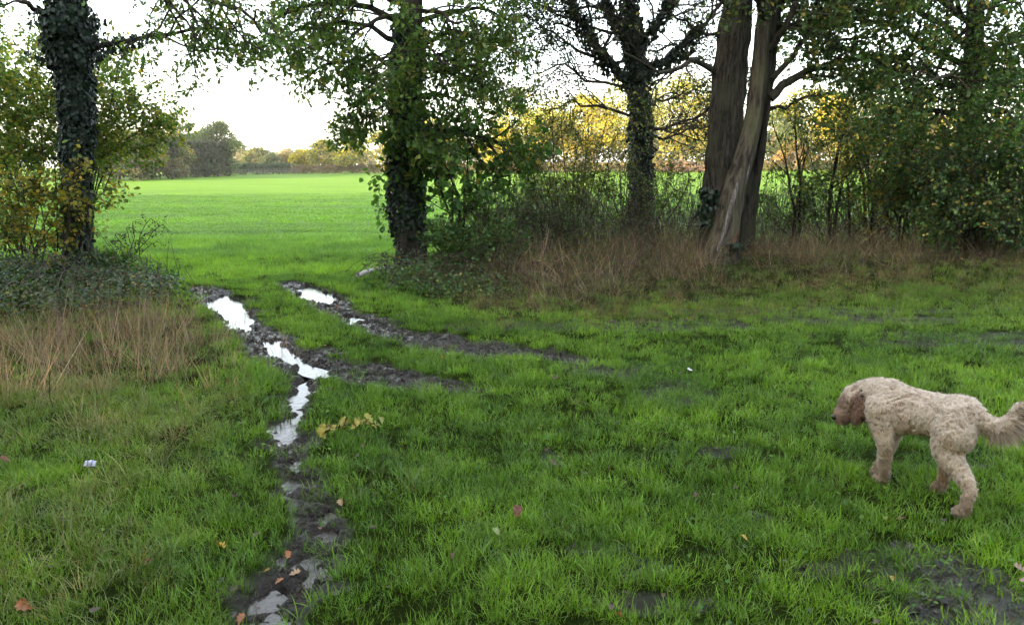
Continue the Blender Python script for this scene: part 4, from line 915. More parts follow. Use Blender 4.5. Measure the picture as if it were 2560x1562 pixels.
# ------------------------------------------------------------------ distant trees, hedges, fence
def far_tree(name, label, px, base_py, top_py, wpx, Y, cols, w, seed, group=None, n=5200, card=.34, shape=1.0, low=.18, hazy=False, trunk_mat=None):
    rng = np.random.default_rng(seed); c = at(px, base_py, Y); base = np.array([c[0], Y, hz(c[0], Y)])
    H = at(px, top_py, Y)[2] - base[2]; W = wpx / FPX * Y
    root = thing(name, base, label, "tree" if "tree" in name else "bush", group)
    K = rng.integers(26, 38); ck = []
    while len(ck) < K:
        v = rng.uniform(-1, 1, 3)
        if np.linalg.norm(v) < 1 and np.linalg.norm(v) > .35: ck.append(v)
    ck = np.array(ck); taper = 1 - shape * .25 * np.clip(ck[:, 2], 0, 1)
    cen = np.c_[ck[:, 0] * W * .42 * taper, ck[:, 1] * W * .42 * taper, H * (low + (1 - low) * .5) + ck[:, 2] * H * (1 - low) * .42]
    rad = np.minimum(W, H) * rng.uniform(.10, .19, K)
    k = rng.integers(0, K, n); d = rng.normal(0, 1, (n, 3)); d /= np.linalg.norm(d, axis=1, keepdims=True); d[:, 2] = np.abs(d[:, 2]) * np.where(rng.random(n) < .72, 1, -1)
    rr = rad[k] * rng.uniform(.55, 1.12, n)
    pos = base + cen[k] + d * rr[:, None] * [1.15, 1.15, .85]
    pos[:, 2] = np.maximum(pos[:, 2], base[2] + .1)
    colr = pal(rng, n, cols, w, .22) * rng.uniform(.72, 1.25, K)[k][:, None]
    V, F, C = leaves(pos, rng.normal(0, 1, (n, 3)) + d * .3, d + rng.normal(0, .5, (n, 3)), card * rng.uniform(.6, 1.3, n), colr, LEAF2)
    link("crown", new_mesh("crown", V, F, M_LEAF, col=C), root, kind="stuff")
    P = np.array([base + [0, 0, -.3], base + [.02 * W, 0, H * .25], base + [-.01 * W, 0, H * .55], base + [0, 0, H * .85]]); P = curve(P, 8, rng, .05)
    tr = max(.12, H * .026); poly = []
    for q in rng.choice(K, min(12, K), replace=False):
        s = P[rng.integers(2, 6)]; e = base + cen[q]; poly.append((curve([s, (s + e) / 2 + rng.normal(0, .2, 3), e], 6), np.linspace(tr * .45, tr * .12, 6)))
    link("trunk", new_mesh("trunk", *lumpy_trunk(P, np.linspace(tr, tr * .3, 8), 9, seed, .15, .4), trunk_mat or M_FARBARK, smooth=True), root)
    link("limbs", new_mesh("limbs", *tubes(poly), trunk_mat or M_FARBARK, smooth=True), root)
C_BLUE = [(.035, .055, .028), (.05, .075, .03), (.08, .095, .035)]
C_OLIVE = [(.05, .085, .025), (.08, .115, .03), (.14, .155, .035)]
C_GOLD = [(.20, .16, .03), (.30, .22, .03), (.15, .15, .03)]
C_YEL = [(.34, .285, .018), (.25, .245, .02), (.13, .17, .025), (.40, .31, .018)]
C_ORG = [(.22, .14, .05), (.18, .12, .045), (.15, .13, .045)]
C_TAN = [(.20, .15, .08), (.16, .13, .07), (.13, .12, .05)]
FAR = [ # name, label, px, base, top, width, depth, colours, weights
    ("oak_tree", "solitary round-topped oak standing at the end of the far fence", 551, 444, 298, 118, 104, C_OLIVE, (3, 3, 1), 8200, .30),
    ("woodland_tree", "dark tree against the left flank of the solitary oak", 498, 448, 340, 84, 100, C_BLUE, (3, 2, 1), 4200, .32),
    ("woodland_tree", "golden-topped tree in the middle of the far left wood", 440, 450, 318, 110, 94, C_OLIVE + C_GOLD, (3, 2, 1, 1, 2, 1), 5600, .32),
    ("woodland_tree", "tall pale tree rising above the far left wood", 430, 446, 290, 90, 112, C_OLIVE + C_TAN, (2, 2, 1, 2, 1, 1), 4600, .32),
    ("woodland_tree", "thin-topped tree beside the tall pale one", 480, 446, 300, 60, 110, C_OLIVE, (2, 2, 1), 3400, .30),
    ("woodland_tree", "gold and green tree at the left end of the far wood", 370, 455, 322, 120, 86, C_OLIVE + C_GOLD, (2, 2, 2, 1, 2, 1), 5200, .32),
    ("woodland_tree", "far wood tree glimpsed behind the hazel fan", 300, 458, 315, 130, 82, C_OLIVE + C_GOLD, (3, 2, 2, 1, 1, 1), 5200, .34),
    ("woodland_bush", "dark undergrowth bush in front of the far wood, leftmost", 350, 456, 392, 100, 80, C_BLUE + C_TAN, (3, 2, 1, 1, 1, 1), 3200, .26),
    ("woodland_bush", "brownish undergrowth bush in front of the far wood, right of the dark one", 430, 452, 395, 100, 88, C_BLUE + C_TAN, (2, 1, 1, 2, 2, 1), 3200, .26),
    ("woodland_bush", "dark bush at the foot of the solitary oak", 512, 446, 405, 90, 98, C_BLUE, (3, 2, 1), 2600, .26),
    ("distant_tree", "hazy grey-green tree behind the hedge, right of the solitary oak", 640, 437, 372, 90, 135, C_OLIVE + C_TAN, (3, 2, 1, 1, 1, 1), 2800, .42),
    ("distant_tree", "small dark tree behind the hedge", 680, 437, 383, 48, 130, C_BLUE, (3, 3, 2), 1800, .38),
    ("distant_tree", "tan bare-looking tree behind the hedge", 716, 436, 378, 60, 140, C_TAN, None, 2200, .42),
    ("distant_tree", "bright gold small tree at the left of the far sunlit row", 765, 436, 372, 66, 125, C_YEL, (3, 2, 1, 1), 2800, .38),
    ("distant_tree", "rounded gold tree in the far sunlit row seen through the gap", 820, 436, 346, 84, 122, C_YEL + C_OLIVE, (2, 2, 2, 1, 1, 1, 1), 4200, .36),
    ("distant_tree", "yellow tree half hidden by the oak's left leaves", 880, 436, 338, 90, 118, C_YEL + C_OLIVE, (2, 2, 2, 1, 1, 1, 1), 4200, .36),
    ("distant_tree", "olive tree behind the oak trunk", 960, 434, 320, 110, 116, C_OLIVE + C_YEL, (2, 2, 1, 1, 1, 1, 1), 4200, .36),
    ("distant_tree", "sunlit tree behind the broad sapling", 1080, 433, 300, 120, 114, C_YEL + C_OLIVE, (2, 2, 2, 1, 1, 1, 1), 4400, .36),
    ("distant_tree", "bright yellow tree framed under the oak's low limb", 1265, 432, 330, 110, 110, C_YEL, (4, 3, 1, 2), 4600, .34),
    ("distant_tree", "tall yellow and olive tree rising behind the hawthorn", 1345, 431, 228, 170, 112, C_YEL + C_OLIVE, (2, 3, 2, 1, 1, 2, 1), 7600, .36),
    ("distant_tree", "bright yellow tree left of the black ivied tree", 1480, 430, 245, 130, 110, C_YEL, (4, 3, 2, 3), 6600, .35),
    ("distant_tree", "green-gold tree directly behind the black ivied tree", 1580, 429, 190, 150, 116, C_OLIVE + C_YEL, (2, 2, 1, 1, 2, 2, 1), 6400, .37),
    ("distant_tree", "bright yellow tree between the black ivied tree and the twin trunks", 1700, 428, 195, 150, 112, C_YEL + C_OLIVE, (3, 3, 2, 2, 1, 2, 1), 7000, .36),
    ("distant_tree", "dark green tree just right of the twin trunks", 1925, 427, 275, 110, 108, C_OLIVE, (3, 2, 1), 4800, .34),
    ("distant_tree", "brilliant yellow tree seen through the right thicket", 2040, 426, 220, 150, 110, C_YEL, (4, 3, 1, 3), 7200, .35),
    ("distant_tree", "yellow tree deep behind the right thicket", 2180, 426, 260, 150, 114, C_YEL + C_OLIVE, (3, 3, 2, 1, 1, 1, 1), 5200, .37),
    ("distant_tree", "farthest right gold tree behind the dark spreading tree", 2330, 426, 250, 170, 116, C_YEL + C_OLIVE, (3, 2, 2, 1, 1, 1, 1), 4600, .4),
    ("distant_bush", "orange-brown bush at the foot of the far right trees", 1985, 427, 352, 100, 104, C_ORG, None, 3600, .30),
    ("distant_bush", "brown sunlit bush left of the dark log pile", 1640, 429, 392, 90, 106, C_ORG + C_OLIVE, (2, 2, 1, 1, 1, 1), 2200, .30),
    ("distant_bush", "orange scrub below the bright yellow tree under the oak limb", 1300, 432, 400, 110, 106, C_ORG, None, 2200, .28),
    ("distant_bush", "russet scrub behind the broad sapling", 1120, 433, 405, 110, 107, C_ORG, None, 1800, .28),
]
for k, (nm, lab, px, by, ty, wp, Y, cols, w, n, card) in enumerate(FAR):
    big = nm == 'distant_tree' and px > 1000
    far_tree(nm, lab, px, by, ty - (12 if big else 0), wp * (1.6 if big else 1.15), Y, cols, w, 700 + k, "trees of the far left wood" if "woodland" in nm else ("trees along the far side of the field" if nm.startswith("distant") else None), int(n * (2.0 if big else 1.25)), card * .82, low=.05 if "bush" in nm or "woodland" in nm else .07)
def skyline():
    rng = np.random.default_rng(800)
    for k in range(9):
        px = 610 + k * 38 + rng.uniform(-8, 8)
        far_tree("skyline_tree", ["first", "second", "third", "fourth", "fifth", "sixth", "seventh", "eighth", "ninth"][k] + " pale tree from the left on the far skyline behind the hedge", px, 428, 366 + rng.uniform(-4, 8), 62, 230, C_TAN + C_OLIVE, (2, 2, 2, 1, 1, 1), 820 + k, "pale trees on the skyline", 1300, .75, low=.1)
skyline()
def hedge(name, label, px0, px1, Y0, Y1, hgt, cols, seed, n, card=.22):
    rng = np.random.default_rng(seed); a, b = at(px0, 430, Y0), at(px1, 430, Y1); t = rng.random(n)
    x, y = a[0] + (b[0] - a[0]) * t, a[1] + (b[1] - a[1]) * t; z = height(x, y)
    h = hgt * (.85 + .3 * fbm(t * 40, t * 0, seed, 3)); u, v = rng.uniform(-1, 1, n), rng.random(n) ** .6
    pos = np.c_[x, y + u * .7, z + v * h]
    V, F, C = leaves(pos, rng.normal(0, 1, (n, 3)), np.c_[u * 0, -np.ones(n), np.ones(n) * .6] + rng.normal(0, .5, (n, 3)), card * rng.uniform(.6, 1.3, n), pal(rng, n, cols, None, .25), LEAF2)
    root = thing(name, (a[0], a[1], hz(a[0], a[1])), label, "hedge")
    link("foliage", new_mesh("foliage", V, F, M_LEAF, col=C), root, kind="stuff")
hedge("clipped_hedge", "long dark green clipped hedge behind the far fence", 560, 735, 113, 121, 1.55, [(.035, .06, .028), (.05, .08, .03)], 31, 7000)
hedge("beech_hedge", "russet brown hedge along the far sunlit field edge", 728, 1010, 120, 116, 1.25, [(.17, .10, .055), (.13, .09, .05), (.08, .09, .035)], 32, 8000)
hedge("field_margin", "strip of russet rough growth along the far right field edge", 1010, 2420, 108, 105, 1.3, [(.15, .10, .045), (.12, .095, .04), (.10, .11, .035), (.17, .15, .035)], 33, 16000, .26)
hedge("scrub_belt", "deep belt of sunlit olive and tan scrub under the far right trees", 1000, 2560, 119, 119, 5.2, [(.13, .13, .035), (.20, .16, .045), (.16, .11, .05), (.26, .20, .03), (.07, .09, .03)], 36, 15000, .55)
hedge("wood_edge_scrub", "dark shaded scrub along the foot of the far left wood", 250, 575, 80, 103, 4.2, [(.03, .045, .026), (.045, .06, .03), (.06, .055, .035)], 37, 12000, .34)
def fence():
    a, b = at(548, 440, 106), at(745, 436, 114); rng = np.random.default_rng(34)
    root = thing("post_fence", (a[0], a[1], hz(a[0], a[1])), "row of pale wooden posts in front of the far clipped hedge", "fence"); me = None; M = plain("weathered_post", (.13, .11, .09), .85)
    for k in range(26):
        t = k / 25; x, y = a[0] + (b[0] - a[0]) * t, a[1] + (b[1] - a[1]) * t
        if me is None:
            V, F = lumpy_trunk(np.array([[0, 0, -.2], [0, 0, .4], [.01, 0, .88], [0, 0, .92]]), [.055, .05, .048, .02], 7, 3, .1); me = new_mesh("post", V, F, M, smooth=True)
        o = link("post", me, loc=(x - root.location.x, y - root.location.y, hz(x, y) - root.location.z)); o.parent = root; o.rotation_euler = (rng.normal(0, .03), rng.normal(0, .04), rng.uniform(0, 6)); o.scale.z = rng.uniform(.75, 1.15)
    wires = [(np.array([[a[0] + (b[0] - a[0]) * t, a[1] + (b[1] - a[1]) * t - .09, hz(a[0] + (b[0] - a[0]) * t, a[1] + (b[1] - a[1]) * t) + h] for t in np.linspace(0, 1, 27)]), np.full(27, .012)) for h in (.3, .55, .8)]
    for wv in wires: link("wire", new_mesh("wire", *tubes([wv]), plain("fence_wire", (.2, .2, .2), .5), smooth=True), root)
    # short stone trough stub at the oak's foot
    c = at(546, 440, 103); V, F = lumpy_trunk(np.array([[c[0], c[1], hz(c[0], c[1]) - .2], [c[0], c[1], hz(c[0], c[1]) + .6], [c[0], c[1], hz(c[0], c[1]) + 1.05], [c[0], c[1], hz(c[0], c[1]) + 1.1]]), [.5, .46, .42, .1], 9, 5, .2)
    r2 = link("tree_stump", new_mesh("tree_stump", V, F, plain("pale_stump", (.30, .26, .21), .9), smooth=True), None, "pale upright stump under the solitary oak on the far fence line", "stump")
fence()
def log_pile():
    rng = np.random.default_rng(35); c = at(1720, 424, 103); base = np.array([c[0], 103, hz(c[0], 103)])
    root = thing("log_pile", base, "dark heap of felled logs at the far field edge left of the twin trunks", "log pile"); M = bark_material("log_bark", (.03, .022, .018), (.12, .075, .05), 3, .3)
    for k in range(14):
        lay = 0 if k < 6 else (1 if k < 11 else 2); i = k - (0, 6, 11)[lay]
        p = base + [-3.0 + i * 1.15 + lay * .5, rng.normal(0, .1), .28 + lay * .46]; L = rng.uniform(1.6, 2.6); a = rng.normal(0, .25)
        q = np.array([p + [s * math.cos(a) * .5, s * math.sin(a) * .5 - abs(s) * .0, rng.normal(0, .03)] for s in np.linspace(-L, L, 5)])
        link("log", new_mesh("log", *lumpy_trunk(q + [0, 0, 0], [.02, .26, .25, .24, .02], 9, k, .15), M, smooth=True), root)
log_pile()

# ------------------------------------------------------------------ the wood behind and beside the camera (out of frame; it shades the whole verge)
def woodland():
    rng = np.random.default_rng(900); spots = []
    for x in np.arange(-80, 34, 3.4): spots += [(x + rng.normal(0, .8), rng.uniform(-17, -9), rng.uniform(13, 17)), (x + rng.normal(0, .8), rng.uniform(-30, -20), rng.uniform(15, 19))]
    for x in np.arange(-120, -13, 3.2): spots += [(x + rng.normal(0, .8), rng.uniform(3, 9), rng.uniform(12, 15.5)), (x + rng.normal(0, .8), rng.uniform(-5, 1), rng.uniform(13, 16))]
    for x in np.arange(-40, -7, 2.6): spots += [(x, rng.uniform(-8, -3), rng.uniform(8, 11))]
    for y in np.arange(60, 100, 4.0): spots += [(-64 + rng.normal(0, 1.5), y, rng.uniform(14, 17)), (-72 + rng.normal(0, 1.5), y + 2, rng.uniform(16, 19))]
    G, poly = [], []
    for x, y, H in spots:
        n = 390; d = rng.normal(0, 1, (n, 3)); d /= np.linalg.norm(d, axis=1, keepdims=True); rr = rng.uniform(.35, 1, n) ** .5
        W = rng.uniform(2.4, 3.3); pos = np.c_[x + d[:, 0] * rr * W, y + d[:, 1] * rr * W, np.clip(H * .54 + d[:, 2] * rr * H * .48, .2, H)]
        G.append(leaves(pos, rng.normal(0, 1, (n, 3)), rng.normal(0, 1, (n, 3)), rng.uniform(.6, 1.3, n), pal(rng, n, G_OAK, None), LEAF2))
        poly.append((np.array([[x, y, -.3], [x + .1, y, H * .4], [x, y + .1, H * .9]]), np.array([.28, .2, .05])))
    V, F, C = cat_geo(*G)
    o = link("woodland", new_mesh("woodland", V, F, M_LEAF, col=C), None, "mass of trees behind and beside the viewer that shades the verge", "woodland", None, "stuff")
    link("trunks", new_mesh("trunks", *tubes(poly), M_BARK_DARK, smooth=True), o, kind="stuff")
woodland()

# ------------------------------------------------------------------ the dog
def dog():
    rng = np.random.default_rng(1234); HEAD = math.radians(48)
    C0 = np.array([2.055, 3.675, 0]); C0[2] = hz(C0[0], C0[1])
    fw = np.array([-math.cos(HEAD), math.sin(HEAD), 0]); lf = np.array([-math.sin(HEAD), -math.cos(HEAD), 0]); upv = np.array([0, 0, 1.])
    def W(p): p = np.asarray(p, float); return C0 + p[..., 0:1] * .96 * fw + p[..., 1:2] * lf + p[..., 2:3] * 1.08 * upv
    TAIL = [(-.24, 0, .45), (-.285, .0, .43), (-.325, -.005, .412), (-.37, -.01, .408), (-.405, -.015, .432), (-.43, -.02, .475), (-.442, -.02, .515)]
    V, F, off = [], [], 0
    def loft(st, sides=20):
        """st: rows (x, y, z, half-height, half-width); closed ends"""
        nonlocal off
        st = np.array(st, float); P = st[:, :3]; n = len(P); T = np.gradient(P, axis=0); T /= np.linalg.norm(T, axis=1, keepdims=True) + 1e-9
        S = np.zeros_like(P); s0 = np.array([0, 1., 0])                     # carry the side vector along the limb
        for q_ in range(n):
            s0 = s0 - (s0 @ T[q_]) * T[q_]; s0 /= np.linalg.norm(s0) + 1e-9; S[q_] = s0
        U = np.cross(S, T)
        an = np.arange(sides) * 2 * np.pi / sides
        ring = P[:, None] + S[:, None] * (st[:, 4, None] * np.cos(an)[None])[..., None] + U[:, None] * (st[:, 3, None] * np.sin(an)[None])[..., None]
        i, k = np.meshgrid(np.arange(n - 1), np.arange(sides), indexing='ij'); k2 = (k + 1) % sides
        f = np.stack([i * sides + k, i * sides + k2, (i + 1) * sides + k2, (i + 1) * sides + k], -1).reshape(-1, 4)
        v = np.concatenate([ring.reshape(-1, 3), [P[0]], [P[-1]]]); q = np.arange(sides); a, b = n * sides, n * sides + 1
        caps = np.concatenate([np.stack([(q + 1) % sides, q, np.full(sides, a)], 1), np.stack([(n - 1) * sides + q, (n - 1) * sides + (q + 1) % sides, np.full(sides, b)], 1)])
        V.append(v); F.append((f + off, caps + off)); off += len(v)
    def chain(pts, rad, n=16, flat=1.0):
        P = curve(pts, n); r = np.interp(np.linspace(0, 1, n), np.linspace(0, 1, len(rad)), rad)
        d0 = P[0] - P[1]; d1 = P[-1] - P[-2]; d0 /= np.linalg.norm(d0); d1 /= np.linalg.norm(d1)
        P = np.concatenate([[P[0] + d0 * r[0] * .9], [P[0] + d0 * r[0] * .6], P, [P[-1] + d1 * r[-1] * .6], [P[-1] + d1 * r[-1] * .9]])
        r = np.concatenate([[r[0] * .35], [r[0] * .8], r, [r[-1] * .8], [r[-1] * .35]])
        loft(np.c_[P, r, r * flat])
    # trunk: deep chest, tucked belly, rounded rump
    loft([(-.288, 0, .415, .02, .02), (-.28, 0, .415, .06, .055), (-.25, 0, .412, .092, .085), (-.19, 0, .408, .100, .10), (-.10, 0, .40, .092, .098), (0, 0, .392, .098, .10), (.08, 0, .388, .112, .104), (.155, 0, .388, .122, .106),
          (.21, 0, .39, .115, .10), (.255, 0, .39, .09, .085), (.28, 0, .39, .055, .055), (.29, 0, .39, .02, .02)], 28)
    chain([(.14, 0, .43), (.22, .0, .428), (.29, .01, .412)], [.088, .082, .074], 10)                        # neck
    chain([(.295, .012, .40), (.322, .03, .393), (.34, .048, .372)], [.072, .072, .060], 8)                # skull
    chain([(.336, .05, .362), (.356, .078, .33), (.366, .095, .313)], [.048, .041, .035], 8)                  # muzzle
    chain([(.33, .045, .35), (.345, .07, .315), (.35, .08, .298)], [.040, .033, .024], 8)                    # lower jaw and beard
    chain([(.278, .062, .432), (.266, .080, .395), (.27, .088, .35), (.282, .086, .308)], [.024, .038, .041, .022], 12, .55)   # near ear
    chain([(.362, -.04, .432), (.376, -.05, .395), (.376, -.047, .35), (.372, -.045, .315)], [.02, .03, .032, .018], 12, .6) # far ear
    def loc(px, py):
        g = gpt(px, py) - C0; return np.array([g @ fw / .96, g @ lf, 0.])
    def leg(top, upper, foot, hind, r):
        z = lambda h: np.array([0, 0, h]); f = foot
        if hind:
            knee, hock = np.array(upper), f + np.array([-.012, -.012 * np.sign(f[1]), .14])
            chain([top, (np.array(top) + knee) / 2 + [-.01, 0, 0], knee, (knee + hock) / 2 + [.004, 0, 0], hock, f + z(.08) + [-.008, 0, 0], f + z(.03)], r, 24)
        else:
            elb = np.array(upper); chain([top, (np.array(top) + elb) / 2, elb, (elb + f) / 2 + z(.015), f + z(.05)], r, 16)
        chain([f + z(.032), f + [.026, 0, .024]], [.025, .021], 6)
    leg((.165, .07, .39), (.12, .085, .235), loc(2206, 1212), False, [.076, .058, .034, .026, .026])
    leg((.175, -.07, .39), (.145, -.08, .235), loc(2196, 1196), False, [.076, .058, .034, .026, .026])
    leg((-.185, .05, .41), (-.185, .082, .275), loc(2406, 1298), True, [.085, .095, .070, .038, .025, .022, .024])
    leg((-.185, -.05, .41), (-.135, -.08, .275), loc(2350, 1236), True, [.085, .092, .068, .038, .025, .022, .024])
    chain(TAIL, [.046, .037, .030, .028, .026, .024, .014], 20)
    Vn = np.concatenate(V); quads = np.concatenate([f for f, _ in F]); tris = np.concatenate([t for _, t in F])
    tmp = bpy.data.objects.new("tmp", new_mesh("tmp", Vn, [quads, tris])); COL.objects.link(tmp)
    import bmesh
    bm = bmesh.new(); bm.from_mesh(tmp.data); bmesh.ops.recalc_face_normals(bm, faces=bm.faces); bm.to_mesh(tmp.data); bm.free()
    rm = tmp.modifiers.new("r", 'REMESH'); rm.mode = 'VOXEL'; rm.voxel_size = .006
    sm = tmp.modifiers.new("s", 'SMOOTH'); sm.factor = .5; sm.iterations = 9
    dg = bpy.context.evaluated_depsgraph_get(); dg.update()
    me = bpy.data.meshes.new_from_object(tmp.evaluated_get(dg)); bpy.data.objects.remove(tmp)
    n = len(me.vertices); co = np.zeros(n * 3, np.float32); nr = np.zeros(n * 3, np.float32)
    me.vertices.foreach_get("co", co); me.vertices.foreach_get("normal", nr); co = co.reshape(-1, 3).astype(float); nr = nr.reshape(-1, 3).astype(float)
    # woolly curls pressed into the coat
    def curl(p):
        w = Vector(p) * 1.0
        q = w * 26 + mnoise.noise_vector(w * 13) * 1.2
        a = mnoise.noise(q); b = mnoise.noise(w * 66 + mnoise.noise_vector(w * 34) * 1.1)
        return .55 * (1 - 2.2 * abs(a)) + .6 * (1 - 2.4 * abs(b)) - .3
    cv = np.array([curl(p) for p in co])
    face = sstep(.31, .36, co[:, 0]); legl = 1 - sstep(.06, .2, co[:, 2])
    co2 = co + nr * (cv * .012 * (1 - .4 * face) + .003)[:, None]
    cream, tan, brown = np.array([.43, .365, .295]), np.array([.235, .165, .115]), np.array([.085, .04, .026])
    lowc = np.array([mnoise.noise(Vector(p) * 9) for p in co]); t = np.clip(.25 + .6 * lowc - .6 * (cv) + .35 * legl, 0, 1)  # tan patches and legs; creases between curls also darkened, shade put into the colour
    colr = cream * (1 - t[:, None]) + tan * t[:, None]
    near = lambda c, r: 1 - sstep(r * .75, r * 1.2, np.linalg.norm((co - np.array(c)) * [1, 1, .6], axis=1))
    ear = np.maximum(near((.272, .092, .36), .058), near((.376, -.05, .365), .05)); muz = near((.358, .085, .325), .065) * .85
    e = np.clip(np.maximum(ear, muz), 0, 1)[:, None]; colr = colr * (1 - e) + (brown * .75 + tan * .25) * e
    dirt = ((1 - sstep(.04, .24, co[:, 2])) * .6)[:, None]; colr = colr * (1 - dirt) + np.array([.15, .095, .06]) * dirt
    Wc = W(co2).astype(np.float32); me.vertices.foreach_set("co", Wc.ravel()); me.update()
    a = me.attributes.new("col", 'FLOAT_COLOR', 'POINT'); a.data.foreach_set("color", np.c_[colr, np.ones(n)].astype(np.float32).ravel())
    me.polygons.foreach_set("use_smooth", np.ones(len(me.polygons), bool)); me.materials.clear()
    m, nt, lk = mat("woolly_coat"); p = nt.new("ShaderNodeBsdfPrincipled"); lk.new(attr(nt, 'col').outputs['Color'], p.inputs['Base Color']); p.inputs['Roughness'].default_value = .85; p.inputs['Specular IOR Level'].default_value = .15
    p.inputs['Sheen Weight'].default_value = .25; p.inputs['Sheen Roughness'].default_value = .5
    o_ = nt.new("ShaderNodeOutputMaterial"); lk.new(p.outputs[0], o_.inputs[0]); me.materials.append(m)
    root = thing("dog", C0, "curly cream coated dog with brown ears standing in the grass, facing away left", "dog")
    link("body", me, root)
    # loose strands that break the outline
    k = rng.integers(0, n, 15000); pos = co2[k]; nn = nr[k]; cc = colr[k] * rng.uniform(.8, 1.3, len(k))[:, None]
    flow = np.array([-.6, 0, -.8]) + rng.normal(0, .8, (len(k), 3)); flow -= np.sum(flow * nn, 1)[:, None] * nn; flow /= np.linalg.norm(flow, axis=1, keepdims=True) + 1e-9
    L = rng.uniform(.012, .026, len(k)); d0 = nn * .55 + flow * .8
    V1, F1, C1 = [], [], []
    side = np.cross(nn, flow); side /= np.linalg.norm(side, axis=1, keepdims=True) + 1e-9
    p0 = pos - nn * .002; p1 = p0 + d0 * (L * .5)[:, None]; sw = rng.normal(0, .4, len(k))[:, None]
    p2 = p1 + (flow * .9 + side * sw + nn * .05) * (L * .6)[:, None]; hw = side * .0016
    S = np.stack([p0 - hw, p0 + hw, p1 + hw, p1 - hw, p2], 1).reshape(-1, 3); b = np.arange(len(k)) * 5
    Q = np.stack([b, b + 1, b + 2, b + 3], 1); T = np.stack([b + 3, b + 2, b + 4], 1)
    link("coat", new_mesh("coat", W(S), [Q, T], m, col=np.repeat(cc, 5, 0)), root, kind="stuff")
    # long feathering on the tail
    ts = rng.random(1700); TP = curve(TAIL[1:], 40); f = ts * 39; i = np.minimum(f.astype(int), 38)
    p0 = TP[i] + rng.normal(0, .012, (1700, 3)); tg = TP[i + 1] - TP[i]; tg /= np.linalg.norm(tg, axis=1, keepdims=True)
    dn = np.cross(tg, [0, 1., 0]); dn *= np.where(dn[:, 2] > 0, -1, 1)[:, None]; below = -np.cross(np.tile([0, 1., 0], (1700, 1)), tg); below *= np.sign(below[:, 0] * -.4 - below[:, 2] * .9)[:, None]
    d = below + tg * rng.uniform(.2, .9, 1700)[:, None] + rng.normal(0, .22, (1700, 3)); d /= np.linalg.norm(d, axis=1, keepdims=True)
    L = rng.uniform(.03, .10, 1700) * np.interp(ts, [0, .25, .6, 1], [.35, .8, 1.1, .7])
    pts = [p0 + d * (L * s)[:, None] + np.array([-.05, 0, -.28]) * (L * s * s)[:, None] + rng.normal(0, .003, (1700, 3)) for s in (0, .4, .75, 1.0)]
    sd = np.cross(d, rng.normal(0, 1, (1700, 3))); sd /= np.linalg.norm(sd, axis=1, keepdims=True)
    S = np.stack([pts[0] - sd * .002, pts[0] + sd * .002, pts[1] + sd * .0018, pts[1] - sd * .0018, pts[2] + sd * .0012, pts[2] - sd * .0012, pts[3]], 1).reshape(-1, 3); b = np.arange(1700) * 7
    Q = np.concatenate([np.stack([b, b + 1, b + 2, b + 3], 1), np.stack([b + 3, b + 2, b + 4, b + 5], 1)]); T = np.stack([b + 5, b + 4, b + 6], 1)
    cc = (cream * .85 + tan * .15) * rng.uniform(.6, 1.2, 1700)[:, None]
    link("tail_feathering", new_mesh("tail_feathering", W(S), [Q, T], m, col=np.repeat(cc, 7, 0)), root, kind="stuff")
    # collar, tag, nose and eyes
    an = np.linspace(0, 2 * np.pi, 25); ctr = np.array([.245, 0, .405]); ax = np.array([.90, 0, -.42]); u = np.cross(ax, [0, 1, 0]); u /= np.linalg.norm(u)
    ring = ctr + .090 * (np.cos(an)[:, None] * np.array([0, 1, 0]) + np.sin(an)[:, None] * u)
    cl = link("collar", new_mesh("collar", *tubes([(W(ring), np.full(25, .011))]), plain("black_webbing", (.012, .012, .013), .6), smooth=True), root)
    blk = plain("wet_black", (.008, .007, .007), .25, .5)
    def ball(nm, c, r, mt, sq=(1, 1, 1), parent=root):
        uu, vv = np.meshgrid(np.linspace(0, np.pi, 9), np.arange(12) * np.pi / 6, indexing='ij')
        P = np.stack([np.sin(uu) * np.cos(vv) * sq[0], np.sin(uu) * np.sin(vv) * sq[1], np.cos(uu) * sq[2]], -1).reshape(-1, 3) * r + np.array(c)
        i, k = np.meshgrid(np.arange(8), np.arange(12), indexing='ij'); k2 = (k + 1) % 12
        link(nm, new_mesh(nm, W(P), np.stack([i * 12 + k, i * 12 + k2, (i + 1) * 12 + k2, (i + 1) * 12 + k], -1).reshape(-1, 4), mt, smooth=True), parent)
    ball("nose", (.386, .124, .310), .014, blk); ball("eye", (.336, .092, .39), .009, blk); ball("eye", (.39, .043, .39), .009, blk)
    ball("tag", (.28, .05, .315), .012, plain("brass_tag", (.35, .30, .2), .35, .6), (.4, 1, 1), cl)
dog()

# ------------------------------------------------------------------ small things lying on the ground
OAKLEAF = [(0, 0), (.10, .08), (.07, .18), (.22, .24), (.26, .33), (.15, .40), (.30, .50), (.33, .60), (.18, .64), (.26, .76), (.22, .86), (.10, .86), (0, 1.0)]
def leaf_mesh(name, col_, rng, curlv=.25, outline=OAKLEAF):
    out = np.array(outline); mid = np.c_[np.zeros(len(out)), out[:, 1]]
    V = np.concatenate([np.c_[mid, np.zeros(len(mid))], np.c_[out[:, 0], out[:, 1], np.zeros(len(out))], np.c_[-out[:, 0], out[:, 1], np.zeros(len(out))]])
    V[:, 1] -= .5; V[:, 2] = curlv * (V[:, 0] ** 2 * 3.0 * rng.uniform(.3, 1.4) + V[:, 1] ** 2 * rng.uniform(-.6, 1.2)) + .04 * np.sin(V[:, 1] * 17 + rng.uniform(0, 6)) * np.abs(V[:, 0]) * 4
    n = len(out); F = []
    for k in range(n - 1): F += [[k, n + k, n + k + 1, k + 1], [k, k + 1, 2 * n + k + 1, 2 * n + k]]
    c = np.array(col_) * rng.uniform(.75, 1.2, (len(V), 1)); return new_mesh(name, V, np.array(F), M_DEADLEAF, col=c, smooth=True)
